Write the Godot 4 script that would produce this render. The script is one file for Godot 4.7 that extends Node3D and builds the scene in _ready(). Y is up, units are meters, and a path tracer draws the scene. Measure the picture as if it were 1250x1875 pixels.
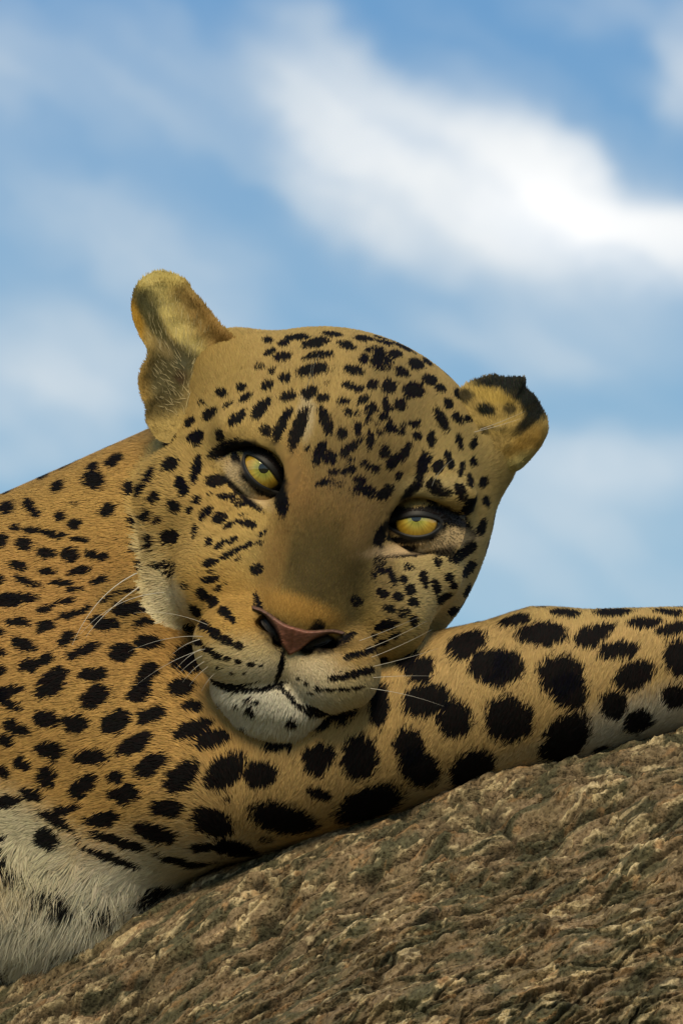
extends Node3D
# A leopard at rest on a rock slope, seen from below against a cloudy sky.
# The animal is modelled in millimetres in a frame of its own (x along the foreleg, y up the chest,
# z out of the chest), which lies tilted back on the slope.

const MM := 0.001
const LEAN := 0.2443            # how far the slope, and the animal on it, leans back (14 degrees)
const PERCH := Vector3(0, 2.4, 0)
const BASE := Vector3(-60, -190, -20)   # where the animal's weight rests, in its own frame
const BODY := 0
const HEAD := 1
const EAR := 2
const CELL := 2.0
const LOW := Vector3(-336, -280, -206)
const CELLS := Vector3i(304, 208, 140)   # multiples of 8 (x, y) and of 4

var rng := RandomNumberGenerator.new()
var noise := FastNoiseLite.new()
var lean_basis := Basis(Vector3.RIGHT, LEAN)
var head_x := Vector3(0.9613, -0.2756, 0)
var head_y := Vector3(0.2756, 0.9613, 0)
var head_o := Vector3(-2.08, 6.37, 0)

var crown_spots := PackedFloat32Array([
	-80.55,33.88,3.74,1.87,55,1, -69.32,33.88,3.54,2.5,40,1, -79.3,21.4,3.74,3.12,60,1, -88.04,17.24,4.16,1.87,65,1, -93.03,10.58,3.74,1.66,65,1, -98.85,10.17,3.33,1.66,70,1,
	-73.89,11.83,4.58,2.5,-75,1, -86.79,6.42,3.74,2.08,70,1, -68.07,16.82,4.58,1.87,80,1, -77.64,1.85,3.54,2.91,-30,1, -98.85,-5.23,3.95,2.7,-70,1, -90.53,-1.9,3.12,2.5,30,1,
	-84.71,-4.39,1.87,1.66,0,1, -79.3,-12.3,3.95,2.91,15,1, -87.62,-14.38,2.5,1.87,70,1, -97.19,-18.12,2.5,2.29,0,0.6, -95.52,-23.53,2.91,1.66,-20,1, -93.86,-27.27,2.08,1.66,0,0.5,
	-80.13,-26.44,3.74,3.33,0,0.55, -72.64,-35.59,2.08,2.08,0,0.4, -66.82,4.34,2.08,1.87,0,0.6, -98.54,38.35,4.68,2.34,50,1, -76.7,45.11,2.6,2.08,50,0.6, -72.02,41.47,3.12,2.08,40,0.8,
	-80.34,34.19,4.16,1.82,60,1, -68.9,33.67,4.16,3.12,40,1, -62.66,45.11,3.9,2.34,40,1, -56.94,55.51,2.6,2.6,0,0.8, -47.58,57.59,2.6,1.82,30,1, -45.5,52.91,3.12,1.82,40,1,
	-53.82,49.79,2.6,1.56,30,0.6, -49.14,43.76,5.2,2.34,35,1, -37.7,47.92,5.72,2.6,48,1, -66.82,50.83,2.08,1.56,0,0.5, -35.1,58.63,3.12,2.08,20,1, -26.78,62.06,2.86,2.34,30,1,
	-33.02,65.91,2.6,1.82,20,0.6, -39.78,67.99,2.6,1.82,0,0.6, -28.34,72.67,4.16,2.34,5,1, -27.82,79.64,3.12,1.82,10,1, -35.62,81.51,2.6,1.56,0,0.8, -34.06,75.27,3.12,1.56,30,0.8,
	-22.1,82.86,5.72,1.82,5,1, -12.74,79.95,6.76,2.6,15,1, -11.18,73.19,7.28,2.08,8,1, -13.78,65.91,7.8,3.12,12,1, -4.94,84.63,5.2,1.56,-5,1, -25.22,52.91,3.9,2.6,15,1,
	-15.34,54.47,3.64,3.12,40,1, -9.1,51.66,3.12,2.34,30,1, -25.74,44.59,3.64,2.08,45,1, -28.86,39.39,7.28,2.5,65,1, -35.62,37.83,3.12,2.6,-30,1, -20.54,38.35,9.88,3.02,68,0.9,
	-7.54,40.43,6.24,2.6,-75,1, -9.62,46.15,2.08,2.08,0,1, -56.94,35.23,2.6,2.08,90,0.9, -88.14,17.03,5.2,2.08,65,1, -93.34,9.75,3.64,1.82,60,1, -74.1,11.83,4.68,2.6,-65,1,
	-67.86,19.63,5.72,2.08,80,1, -85.02,-4.81,1.82,1.82,0,1, -58.5,14.43,5.72,3.12,20,0.9, -63.18,-2.21,4.16,1.82,50,1, -56.42,-4.29,3.38,2.86,20,1, -66.82,4.55,2.08,2.08,0,0.8,
	-53.82,6.63,4.16,1.82,5,0.9, -70.46,0.39,1.56,1.56,0,1, -10.66,25.87,5.72,2.08,65,1, -6.5,23.27,3.12,2.86,0,1, -48.1,4.03,3.64,2.08,0,0.6, -42.9,6.11,3.12,2.08,-20,0.6,
	2.34,78.39,4.68,2.08,-15,1, 10.66,82.55,5.2,1.82,-5,1, 12.74,76.31,2.08,1.56,0,0.7, 20.02,80.99,3.64,1.3,-10,1, 17.94,75.27,2.6,2.6,0,0.8, 25.74,74.75,3.64,2.34,10,1,
	35.62,70.07,4.16,2.86,-5,1, 29.9,78.91,6.24,1.82,-25,1, 41.34,71.63,3.12,2.08,-40,1, 10.66,71.63,2.6,2.6,0,0.8, 5.46,65.91,4.94,2.34,-10,1, 19.5,69.55,5.72,3.64,0,0.6,
	28.34,65.39,3.64,2.34,-15,1, 41.34,62.27,3.64,2.6,0,1, 34.06,56.55,4.94,3.9,-5,1, 46.54,58.11,3.12,2.34,-20,1, 22.1,58.11,3.64,3.64,20,1, 14.3,58.63,2.6,2.6,0,1,
	2.86,58.11,3.12,1.82,-20,1, 8.06,56.55,2.6,1.82,0,1, 57.98,55.51,4.68,3.12,-10,1, 27.3,49.27,3.12,2.86,-20,1, 9.62,51.35,4.16,1.82,30,1, -0.26,50.31,2.6,2.08,0,0.6,
	50.7,50.31,2.6,2.6,-50,1, 54.86,43.55,3.64,2.34,-50,1, 46.54,42.51,5.98,2.6,-62,1, 34.06,39.91,3.12,2.08,-10,1, 60.06,43.55,2.08,1.56,0,1, 68.9,37.83,2.34,1.82,0,1,
	35.1,34.19,2.34,2.34,0,1, 41.86,32.63,3.9,2.08,-80,1, 14.3,46.15,3.12,1.56,30,1, 20.54,49.79,3.12,1.56,85,1, 2.86,45.11,2.08,2.08,0,0.8, 19.5,43.03,2.6,2.08,0,0.8,
	22.62,37.83,2.6,2.08,0,1, 12.74,31.59,4.68,2.08,80,1, 18.98,26.39,3.64,2.34,80,1, 7.54,36.79,3.12,1.56,80,1, -0.26,34.71,3.12,2.6,50,1, 2.86,27.43,5.2,2.34,45,1,
	-10.66,27.43,3.64,2.6,60,1, -5.46,23.79,3.12,2.86,0,1, 23.14,22.23,4.16,2.6,50,1, 28.86,26.39,5.2,2.6,55,1, 10.14,20.67,2.08,2.08,0,1, 14.3,18.59,2.34,2.08,0,1,
	55.38,31.59,3.64,1.82,-80,1, 62.14,31.59,3.12,1.82,70,1, 50.18,23.27,4.42,2.08,-75,1, 44.98,20.67,3.12,2.86,70,1, 56.42,19.63,2.86,1.82,70,1, 61.62,22.75,2.08,1.56,90,1,
	37.18,20.67,5.72,2.86,80,0.85, 33.02,9.75,6.76,1.82,38,0.85, 42.9,12.87,3.64,2.34,5,1, 46.54,9.23,5.2,2.08,-10,1, 55.9,8.71,5.2,2.34,-65,1, 60.58,13.91,3.12,2.08,-60,1,
	66.82,12.87,2.86,2.08,70,1, 68.38,3.51,2.86,1.82,-70,1, 62.14,1.95,4.16,2.08,60,1, 59.02,-0.13,2.08,2.08,0,1, 66.3,-7.93,4.16,2.08,75,1, 7.54,12.87,2.6,2.34,0,1,
	-3.9,16.51,2.6,1.82,0,1, 2.34,17.55,2.6,1.82,0,1
])

var face_spots := PackedFloat32Array([
	-9.1,11.83,3.12,1.56,20,1, 12.74,7.67,4.16,2.6,-30,0.6, 20.02,8.19,4.68,2.6,40,1, 60.06,-17.81,3.64,2.6,40,1, 59.54,-27.69,5.2,2.34,50,1, 60.06,-38.09,3.64,2.34,65,1,
	53.3,-47.45,3.12,2.34,20,1, 18.98,-28.73,2.08,1.56,0,1, 22.62,-31.33,4.68,1.56,-75,1, 27.82,-32.37,2.08,2.08,0,1, 30.94,-26.65,2.34,2.08,0,0.6, 37.7,-32.37,4.16,2.08,-85,1,
	43.42,-36.01,3.9,2.08,-80,1, 49.66,-31.33,2.34,2.08,0,1, 51.74,-34.97,2.34,1.82,0,1, 44.98,-24.05,2.6,1.82,90,1, 30.94,-37.05,2.6,2.6,-20,1, 17.94,-38.61,3.12,2.08,-25,1,
	25.22,-40.17,2.34,2.08,0,1, 32.5,-42.77,2.86,2.08,-15,1, 47.58,-41.21,4.16,1.82,20,1, 21.58,-45.89,3.12,1.82,-15,0.7, 27.82,-47.97,3.12,2.08,0,0.6, 32.5,-51.61,3.12,2.08,80,1,
	20.02,-53.69,5.2,2.34,15,1, 6.5,-42.77,2.6,2.6,0,0.7, 54.86,-21.45,4.16,3.12,30,0.7, 26.78,35.75,2.08,1.56,0,1, 30.42,53.43,2.08,1.56,0,0.7, 8.06,31.59,2.08,1.3,60,0.7,
	26.26,15.99,2.08,1.56,40,0.8, 3.9,22.23,2.08,1.56,20,0.8, 17.42,35.75,1.82,1.56,0,0.7, 11.18,41.47,2.6,1.56,70,0.7, -60.06,-24.57,3.64,1.82,15,1, -51.74,-20.93,4.68,1.56,25,1,
	-44.46,-17.29,4.16,1.04,20,1, -60.58,-32.37,4.16,1.82,15,1, -56.94,-36.53,2.08,1.56,40,0.7, -39.26,-27.69,3.12,2.34,20,0.85, -64.22,-39.13,3.12,2.34,-40,1, -59.54,-42.77,3.12,2.34,-40,1,
	-53.82,-46.41,3.64,2.34,-40,1, -50.18,-50.05,2.08,1.56,-40,1, -67.86,-47.45,3.12,2.34,-60,1, -63.7,-52.13,3.64,2.34,-40,1, -57.98,-56.29,3.64,2.34,-35,1, -52.78,-59.41,3.12,2.08,-30,1,
	-47.58,-62.01,3.12,1.56,-25,1, -72.54,-55.77,2.6,2.6,0,0.8, -67.34,-59.93,3.12,1.82,-30,1, -61.62,-64.09,3.12,1.82,-25,1, -56.94,-66.69,2.6,1.56,-15,1, -52.26,-68.25,1.82,1.3,0,1,
	-47.06,-69.81,1.56,1.3,0,1, -41.34,-70.85,2.08,1.3,0,1, -37.18,-71.37,1.04,0.78,0,1, -56.42,-72.93,1.3,0.94,0,0.6, -50.18,-75.53,1.14,0.94,0,0.6, -44.46,-75.01,1.04,0.83,0,0.6,
	5.46,-66.17,4.68,1.56,15,1, 12.74,-64.09,3.12,1.82,20,1, 17.94,-61.49,3.12,1.56,20,1, 23.66,-58.37,3.12,1.3,25,1, -1.82,-76.57,4.68,1.56,5,1, 4.94,-75.01,4.16,1.82,12,1,
	11.7,-73.45,4.16,1.82,15,1, 17.94,-70.85,3.12,1.56,20,1, -11.7,-82.29,2.08,1.14,0,1, -5.98,-82.5,3.12,1.04,0,1, 0.26,-82.29,3.12,0.94,0,1, 7.54,-81.25,3.12,1.04,8,1,
	19.5,-53.69,4.68,1.82,15,1, 14.3,-58.37,1.56,1.3,0,0.7, -20.54,-77.61,1.3,0.83,0,0.6, -16.9,-79.69,1.3,1.04,0,0.7, -15.34,-84.37,1.56,0.83,0,0.6, -42.9,-87.49,2.08,1.3,0,0.6,
	-41.86,-92.17,2.6,2.18,0,0.75, -22.62,-97.37,2.6,1.98,0,0.75, -46.54,-100.49,2.08,1.3,30,0.5, -39.26,-88.01,1.56,1.04,0,0.7, -48.62,-89.57,1.3,1.04,0,0.6, -73.58,-65.13,5.72,3.9,0,0.75,
	-71.5,-72.41,6.24,4.68,-20,0.7, -67.08,4.55,1.82,1.43,60,0.85, -61.1,7.15,1.56,1.04,0,0.5, -54.86,6.11,2.08,1.3,15,1, -50.7,7.67,2.47,0.91,20,1, -70.72,0.13,1.56,1.17,60,0.4,
	-63.18,-2.73,3.9,1.17,58,1, -52.26,-7.67,2.86,1.17,30,1, -48.1,-5.85,2.08,1.04,10,0.8, -43.42,-6.89,3.64,2.08,-15,0.8, -47.06,2.99,3.12,1.56,20,0.65, -43.42,4.55,2.86,1.56,-50,0.9,
	-68.12,-10.01,3.38,1.3,85,0.6, -61.62,-15.21,2.08,1.56,80,1, -56.42,-16.77,1.82,1.56,40,1, -53.82,-15.21,1.56,1.04,0,0.8, -50.44,-14.69,2.6,1.3,35,1, -43.42,-16.51,2.6,1.17,35,0.9,
	-36.4,-11.05,2.08,1.04,40,0.75, -38.22,-15.73,2.08,1.04,20,0.55, -48.1,-23.01,1.82,0.78,30,0.5, -60.06,-28.73,2.34,1.04,10,0.6, -54.34,-34.19,1.56,0.78,25,0.5, -46.02,-2.21,2.34,0.91,10,0.45,
	18.26,71,4.37,4,0,0.75, 16.07,76.83,2.91,2.18,0,0.6, 21.9,80.47,3.28,1.64,-10,0.7, 12.43,76.1,2.18,1.82,0,0.7, 10.61,71,2.18,2.18,0,0.9, 13.16,48.43,2.55,1.46,30,1,
	18.99,44.06,2.91,1.82,0,0.6, 21.9,46.98,2.18,1.46,0,0.8, 21.9,38.24,2.91,2.18,60,0.8, 28.45,38.97,2.18,1.82,0,0.6, 16.07,39.7,2.18,1.46,0,0.5, 6.61,38.24,2.55,1.46,85,0.75,
	11.7,44.79,1.82,1.82,0,0.5, 6.61,44.79,2.18,1.46,0,0.5, 2.97,17.85,3.64,1.82,20,0.85, 10.25,8.39,3.28,2.18,-30,0.8, -10.14,12.03,2.91,1.46,20,0.75, -2.86,10.57,4,2.18,0,0.4,
	37.92,22.22,4.73,3.09,80,0.85, 33.55,10.57,6.19,2.18,45,0.9, 21.9,20.04,2.18,2.18,0,1, 5.88,7.66,3.28,1.82,0,0.5, 61.21,44.06,2.18,1.82,0,0.6, 62.67,22.22,2.18,1.46,85,0.6,
	59.76,1.84,3.28,2.18,60,0.75, -15.96,28.77,1.82,1.27,20,0.7, 0.78,49.89,2.18,1.27,-10,0.7, 18.99,83.38,4.37,1.09,-12,0.8, -7.23,59.35,1.46,1.09,0,0.5, -55.38,-80.99,11.7,1.04,-10,0.9,
	-42.38,-82.81,11.7,1.04,4,0.9, -31.72,-81.25,6.5,1.3,20,1, -28.34,-75.01,7.8,1.04,72,1, -27.56,-70.07,4.68,1.3,80,1, -25.22,-84.89,6.5,1.17,-44,1, -18.46,-90.87,7.28,1.04,-38,0.9,
	-9.1,-94.51,7.28,1.04,-18,0.85, 0.78,-94.77,6.5,1.56,15,0.8, -56.42,28.73,6.76,2.6,30,1, -48.1,31.59,7.28,2.6,2,1, -38.74,28.21,7.8,2.6,-32,1, -30.94,20.15,7.8,2.34,-52,1,
	-28.86,7.67,10.4,3.12,-83,1, -49.66,22.75,7.8,2.08,-75,1, -43.94,13.91,7.28,1.82,-48,1, -35.1,9.23,6.5,1.82,-12,1, -47.84,8.71,11.96,1.69,-42,0.9, -27.3,0.65,5.2,2.34,80,0.7,
	-41.6,2.47,5.2,1.82,-30,0.6, 49.4,-1.69,9.88,3.9,-20,1, 57.46,-6.63,5.72,2.34,-50,1, 35.62,-0.13,13,1.95,3,1, 23.66,-4.81,8.58,2.21,38,1, 17.94,-12.35,5.72,2.6,62,1,
	32.5,-13.13,10.92,1.82,2,1, 44.46,-9.75,6.5,2.08,32,1, 41.08,-18.59,14.3,1.43,12,0.9, 49.4,-18.85,5.72,2.6,0,0.8, 60.32,-12.35,3.9,2.86,50,0.7, 25.22,-20.93,5.2,1.17,10,0.6,
	16.9,-24.05,7.8,2.6,75,0.55, -38.22,-44.33,6.5,1.56,-70,0.9, 1.82,-58.63,5.98,1.56,35,0.9
])

var neck_spots_and_shade := PackedFloat32Array([
	-160.42,14.74,3.33,2.5,60,1, -147.52,22.23,4.58,2.08,35,0.8, -142.12,18.07,2.91,2.29,20,1, -133.8,13.08,3.33,2.7,50,1, -131.72,23.06,3.33,1.66,30,0.6, -129.22,28.05,3.74,1.46,15,0.6,
	-158.34,3.09,4.16,3.12,15,1, -147.52,4.34,3.33,2.5,-50,1, -144.61,0.6,2.91,2.08,-45,1, -125.89,4.34,2.08,1.46,0,0.5, -131.72,-1.9,2.91,2.5,20,0.8, -124.64,-5.64,3.33,2.5,10,1,
	-108.84,1.43,3.54,3.12,40,1, -106.76,25.97,4.58,2.5,30,1, -116.32,15.99,5.41,4.16,-20,0.9, -116.74,22.23,2.91,2.5,0,0.8, -153.35,-7.31,2.7,1.87,0,0.9, -144.2,-8.55,4.99,1.66,-5,0.9,
	-134.21,-10.22,4.99,1.66,-10,0.8, -121.73,-13.13,4.16,1.25,-8,0.85, -160,-13.55,3.12,3.74,-60,1, -148.77,-14.79,3.95,2.91,0,1, -137.96,-19.37,3.95,2.5,-5,1, -126.72,-19.79,4.37,3.33,-10,1,
	-115.91,-19.37,3.74,2.08,-10,0.9, -110.5,-21.03,2.5,2.5,0,0.8, -150.85,-26.03,4.78,2.08,-15,1, -137.12,-28.11,4.37,1.66,0,1, -122.15,-27.69,5.41,2.08,20,1, -112.58,-32.27,3.95,2.08,15,1,
	-160.42,-31.02,3.33,2.08,-15,1, -145.86,-33.35,6.86,1.66,-18,1, -130.47,-33.68,5.2,1.46,-5,1, -123.81,-36.68,4.58,1.46,10,1, -157.51,-42.25,6.24,2.91,0,1, -150.02,-40.17,8.32,2.08,-10,1,
	-137.54,-45.58,4.16,1.87,20,1, -129.64,-42.25,5.41,1.66,10,1, -125.89,-48.49,5.82,1.66,15,1, -117.99,-45.99,2.08,1.66,0,1, -150.85,-51.82,5.41,1.87,-5,1, -160.42,-55.98,3.74,2.08,-15,1,
	-137.54,-53.9,4.58,2.5,15,1, -127.14,-59.72,4.58,2.91,35,1, -109.25,-53.07,7.07,2.91,-10,1, -97.6,-46.41,8.32,3.33,0,1, -90.12,-37.67,5.41,1.87,-20,1, -101.76,-38.09,4.58,1.25,10,1,  # dark marks below the ruff have its shade painted in
	-108.42,-41.42,2.91,1.25,20,1, -91.78,-53.9,4.16,2.08,5,1, -88.87,-63.05,6.24,2.91,-10,1, -100.93,-66.79,5.82,3.74,5,1, -118.82,-65.55,7.9,2.5,22,1, -147.94,-62.63,5.82,2.91,-20,1,
	-160,-66.38,3.54,2.08,-15,1, -145.86,-72.62,4.37,2.91,10,1, -137.54,-69.29,4.58,2.7,30,1, -159.59,-74.28,3.74,2.5,5,1, -134.21,-80.52,8.32,4.99,42,1, -114.24,-76.78,6.86,3.12,0,1,
	-113,-86.76,6.86,4.58,25,1, -88.87,-77.19,4.99,4.37,50,1, -92.61,-85.1,5.2,4.37,20,1, -73.06,-84.68,5.41,3.95,0,1, -155.01,-84.68,6.66,2.91,20,1, -159.17,-86.35,3.33,3.74,0,1,
	-153.35,-90.92,4.99,2.08,-15,1, -136.71,-97.16,5.82,3.33,-5,1, -122.56,-99.24,5.82,4.16,0,1, -103.84,-98.83,6.86,4.58,30,1, -86.79,-96.33,6.86,3.54,15,1, -67.65,-93.83,4.16,2.91,-5,1,
	-150.85,-101.74,6.24,3.12,-25,1, -71.81,-71.37,6.24,4.99,20,0.8, -68.48,-75.53,4.99,3.74,0,0.7, -156.42,-107.35,3.74,3.04,-25,1, -134.89,-112.03,6.79,4.21,-5,1, -148.46,-118.58,4.21,3.04,-30,1,
	-158.29,-121.86,5.15,2.57,-35,1, -115.7,-114.84,8.19,3.74,5,1, -94.65,-109.22,8.89,3.51,25,1, -86.69,-119.05,7.96,4.45,30,1, -67.97,-104.55,7.96,3.74,15,1, -59.55,-110.16,7.02,4.21,10,1,
	-136.29,-124.67,5.15,3.98,40,1, -119.45,-128.88,7.02,4.21,38,1, -103.54,-124.2,4.21,2.81,-5,1, -99.33,-132.62,7.02,4.45,0,1, -72.65,-126.07,7.96,5.62,45,1, -53.93,-125.6,9.36,6.08,48,1,
	-143.78,-133.09,5.15,2.81,-15,1, -155.48,-136.37,6.55,2.57,10,1, -127.4,-140.11,6.55,2.11,15,1, -132.55,-145.26,8.89,2.34,-30,1, -110.09,-144.79,7.96,3.51,5,1, -79.2,-140.11,7.25,3.74,-5,1,
	-84.82,-151.81,9.83,3.98,-15,1, -59.55,-149,8.89,5.15,-38,1, -102.6,-155.55,13.1,2.34,-16,1, -107.28,-163.04,13.1,1.87,-20,1, -71.72,-166.32,12.17,1.64,-12,1, -51.12,-161.17,7.02,2.81,-10,0.9,
	-63.29,-159.76,4.68,1.87,-10,0.9, -52.53,-138.71,2.11,1.31,60,0.5, -160.63,-157.89,6.08,2.81,80,0.85, -155.48,-164.91,2.81,2.34,0,0.7, -136.76,-154.15,5.62,4.68,-20,0.9, -139.57,-174.27,5.15,2.34,20,0.7,
	-130.21,-178.95,5.15,4.21,60,0.95, -110.09,-184.1,8.42,2.34,0,0.6, -86.69,-180.36,7.96,2.34,15,0.7, -132.55,-204.69,3.74,1.87,-30,0.5, -161.56,-213.11,2.81,3.74,0,0.7, -122.26,-154.15,3.28,1.4,-40,0.35
])

var foreleg_spots_and_shade := PackedFloat32Array([
	-30.94,-113.49,6.76,3.12,10,1, -39.26,-127.53,7.28,5.72,10,1, -12.22,-120.25,7.28,6.76,55,1, 7.02,-119.21,9.62,7.8,85,1, -0.78,-96.85,6.76,5.46,60,1, -8.58,-102.57,6.24,2.08,40,0.8,  # includes a streak of the chin's shade, painted as a spot
	16.38,-94.25,9.88,4.16,88,1, -11.7,-136.37,5.72,2.6,-20,1, -28.86,-148.33,14.56,6.24,-12,1, 10.66,-141.57,16.12,6.5,22,1, 30.94,-114.01,7.8,6.24,-80,1, 35.62,-124.41,9.36,7.8,-40,1,
	60.06,-124.93,10.92,6.76,30,1, -38.22,-157.17,3.12,1.56,0,0.6, -50.18,-162.37,7.8,3.12,-15,1, 55.8,-53.9,5.62,2.18,15,1, 80.14,-53.9,7.49,2.5,15,1, 107.6,-50.16,6.87,2.18,-3,1,
	130.07,-49.53,9.36,2.18,5,1, 156.28,-49.91,6.87,1.87,-8,1, 57.68,-65.13,9.36,5.93,25,1, 93.87,-60.14,11.86,5.3,0,1, 118.84,-61.39,9.36,4.37,25,1, 143.8,-55.52,8.11,2.5,3,1,
	156.28,-58.89,8.11,2.81,15,1, 68.91,-75.74,9.36,6.87,20,1, 77.65,-75.74,6.87,6.24,-10,1, 72.65,-82.61,5.62,3.74,0,1, 130.07,-68.88,8.74,4.06,8,1, 102.61,-80.74,9.99,8.74,10,1,
	106.36,-88.23,8.11,7.49,-20,1, 159.4,-72,8.11,7.49,60,1, 28.97,-72.62,5.93,4.06,35,1, 35.83,-77.62,6.87,5.3,30,1, 38.33,-92.59,10.61,6.87,15,1, 52.06,-101.33,8.11,7.49,70,1,
	77.65,-101.33,10.3,9.99,0,1, 137.56,-80.74,9.36,6.24,25,1, 127.58,-94.47,6.24,5.93,40,1, 156.91,-90.72,5.62,5.3,0,1, 138.81,-101.96,6.87,4.37,25,1, 104.48,-110.69,13.11,8.11,45,1,
	120.71,-115.06,3.74,1.56,20,1, 35.83,-59.52,5.62,2.5,20,1
])

var head_tints := PackedFloat32Array([
	6.5,61.75,70.2,33.8,0,0.7,0.3,0.215,0.085,
	-81.9,-0.65,28.6,26,0,0.6,0.45,0.28,0.088,
	45.5,-29.25,26,28.6,0,0.7,0.4,0.315,0.15,
	61.1,27.95,15.6,28.6,80,0.6,0.33,0.25,0.1,
	-20.8,12.35,7.28,19.5,10,0.7,0.4,0.22,0.075,
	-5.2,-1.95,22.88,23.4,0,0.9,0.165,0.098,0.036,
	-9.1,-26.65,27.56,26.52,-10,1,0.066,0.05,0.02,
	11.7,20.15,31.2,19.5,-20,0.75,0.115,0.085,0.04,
	24.7,56.55,15.6,23.4,20,0.55,0.13,0.1,0.045,
	20.8,-34.45,6.24,26,8,0.6,0.17,0.12,0.055,  # shaded right side of the nose bridge, painted darker
	12.22,-5.85,7.8,15.6,-30,0.4,0.26,0.165,0.068,
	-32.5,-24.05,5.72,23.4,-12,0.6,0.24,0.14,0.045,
	-18.2,-46.93,20.8,5.72,-20,0.8,0.42,0.235,0.06,
	-53.3,-47.45,28.6,18.2,-35,0.75,0.47,0.27,0.07,
	5.2,-65.65,18.2,10.4,20,0.6,0.36,0.22,0.08,
	-42.38,-71.37,24.7,11.96,-3,0.95,0.6,0.48,0.25,
	-35.1,-75.53,13,6.76,-5,0.9,0.66,0.56,0.36,
	-15.6,-80.73,17.16,14.04,0,0.95,0.66,0.55,0.35,
	6.5,-85.15,18.2,10.4,20,0.8,0.5,0.4,0.21,
	-35.1,-94.25,32.5,15.08,-8,1,0.62,0.59,0.47,
	-32.76,-55.77,10.4,3.9,-57,1,0.008,0.007,0.007,
	-10.14,-62.79,13,3.64,8,1,0.008,0.007,0.007,
	-31.2,-87.75,13,2.6,0,0.4,0.3,0.28,0.2,
	-83.72,-49.53,10.92,20.8,20,1,0.68,0.59,0.37,
	-100.1,-25.35,15.6,19.5,10,0.8,0.56,0.45,0.23,
	-104.78,3.25,7.8,23.4,-5,0.9,0.52,0.43,0.2,
	-106.6,24.05,7.8,10.4,0,0.7,0.42,0.34,0.12,
	-44.98,14.95,15.6,3.64,-45,0.9,0.5,0.35,0.18,
	39,-16.25,23.4,4.16,10,0.95,0.52,0.36,0.19,
	53.3,-11.05,7.8,4.68,0,0.9,0.5,0.34,0.17,
	-16.9,43.55,3.64,10.4,0,0.7,0.45,0.37,0.22,
	42.9,11.05,15.6,5.2,0,0.6,0.44,0.36,0.17,
	-89.7,56.55,15.6,15.6,0,0.5,0.27,0.17,0.055,
	-58.5,72.15,15.6,15.6,0,0.6,0.3,0.21,0.07,
	27.3,-5.85,7.8,2.6,45,0.6,0.4,0.22,0.1
])

var body_tints := PackedFloat32Array([
	-141.7,1.95,57.2,33.8,0,0.7,0.4,0.245,0.072,
	-136.5,-42.25,67.6,31.2,0,0.6,0.41,0.225,0.072,
	97.5,-89.05,109.2,57.2,10,0.9,0.43,0.3,0.125,
	-27.3,-141.05,57.2,28.6,10,0.8,0.46,0.32,0.135,
	97.5,-50.05,104,5.72,0,0.5,0.34,0.25,0.095,
	141.7,-107.25,41.6,15.6,15,0.85,0.5,0.48,0.4,
	66.3,-128.05,46.8,7.8,20,0.6,0.44,0.38,0.24,
	-74.1,-172.25,52,13,5,0.8,0.46,0.4,0.26,
	-133.9,-202.15,75.4,36.4,15,1,0.6,0.565,0.43,
	-152.1,-154.05,28.6,18.2,-30,0.85,0.5,0.47,0.32,
	-63.7,-172.25,41.6,6.24,25,0.6,0.3,0.28,0.2,
	-97.5,-42.25,15.6,13,0,0.6,0.16,0.12,0.04,  # painted shade below the ruff
	-1.3,-154.05,52,4.16,20,0.5,0.2,0.18,0.12,  # painted contact shade along the foreleg's lower edge
	-16.9,-103.35,31.2,5.2,15,0.5,0.2,0.13,0.05  # the chin's shade painted onto the foreleg
])

var lid_tints := PackedFloat32Array([
	-45.5,11.57,13,2.08,-44,1,0.58,0.43,0.23,
	-51.22,19.63,3.64,3.64,0,0.9,0.55,0.41,0.22,
	37.18,-16.77,20.28,2.34,9,1,0.56,0.4,0.22,
	53.82,-11.57,6.76,3.38,0,0.95,0.55,0.4,0.21
])

# ---------------------------------------------------------------- setting up the view and the light
func _ready() -> void:
	rng.seed = 7
	noise.seed = 11
	noise.frequency = 1.0
	noise.fractal_type = FastNoiseLite.FRACTAL_NONE
	var cam := Camera3D.new()
	cam.name = "camera"
	cam.fov = 9.29
	cam.near = 0.05
	cam.far = 2000.0
	add_child(cam)
	cam.transform = Transform3D(lean_basis, PERCH + lean_basis.z * 3.0)
	cam.current = true
	var env := Environment.new()
	env.background_mode = Environment.BG_SKY
	env.sky = Sky.new()
	var pano := PanoramaSkyMaterial.new()
	pano.panorama = ImageTexture.create_from_image(paint_sky())
	pano.energy_multiplier = 0.495
	env.sky.sky_material = pano
	env.tonemap_mode = Environment.TONE_MAPPER_LINEAR
	env.tonemap_exposure = 2.12
	env.sdfgi_enabled = true
	env.ssao_enabled = true
	env.ssil_enabled = true
	var world := WorldEnvironment.new()
	world.name = "world_environment"
	world.environment = env
	add_child(world)
	var sun := DirectionalLight3D.new()
	sun.name = "sun"
	sun.light_energy = 0.5
	sun.light_color = Color(1.0, 0.92, 0.77)
	sun.light_angular_distance = 22.0
	sun.shadow_enabled = true
	add_child(sun)
	sun.look_at_from_position(Vector3.ZERO, -Vector3(-0.05, 0.74, 0.95), Vector3.UP)

	build_ground()
	build_rock()
	build_leopard()

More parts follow.
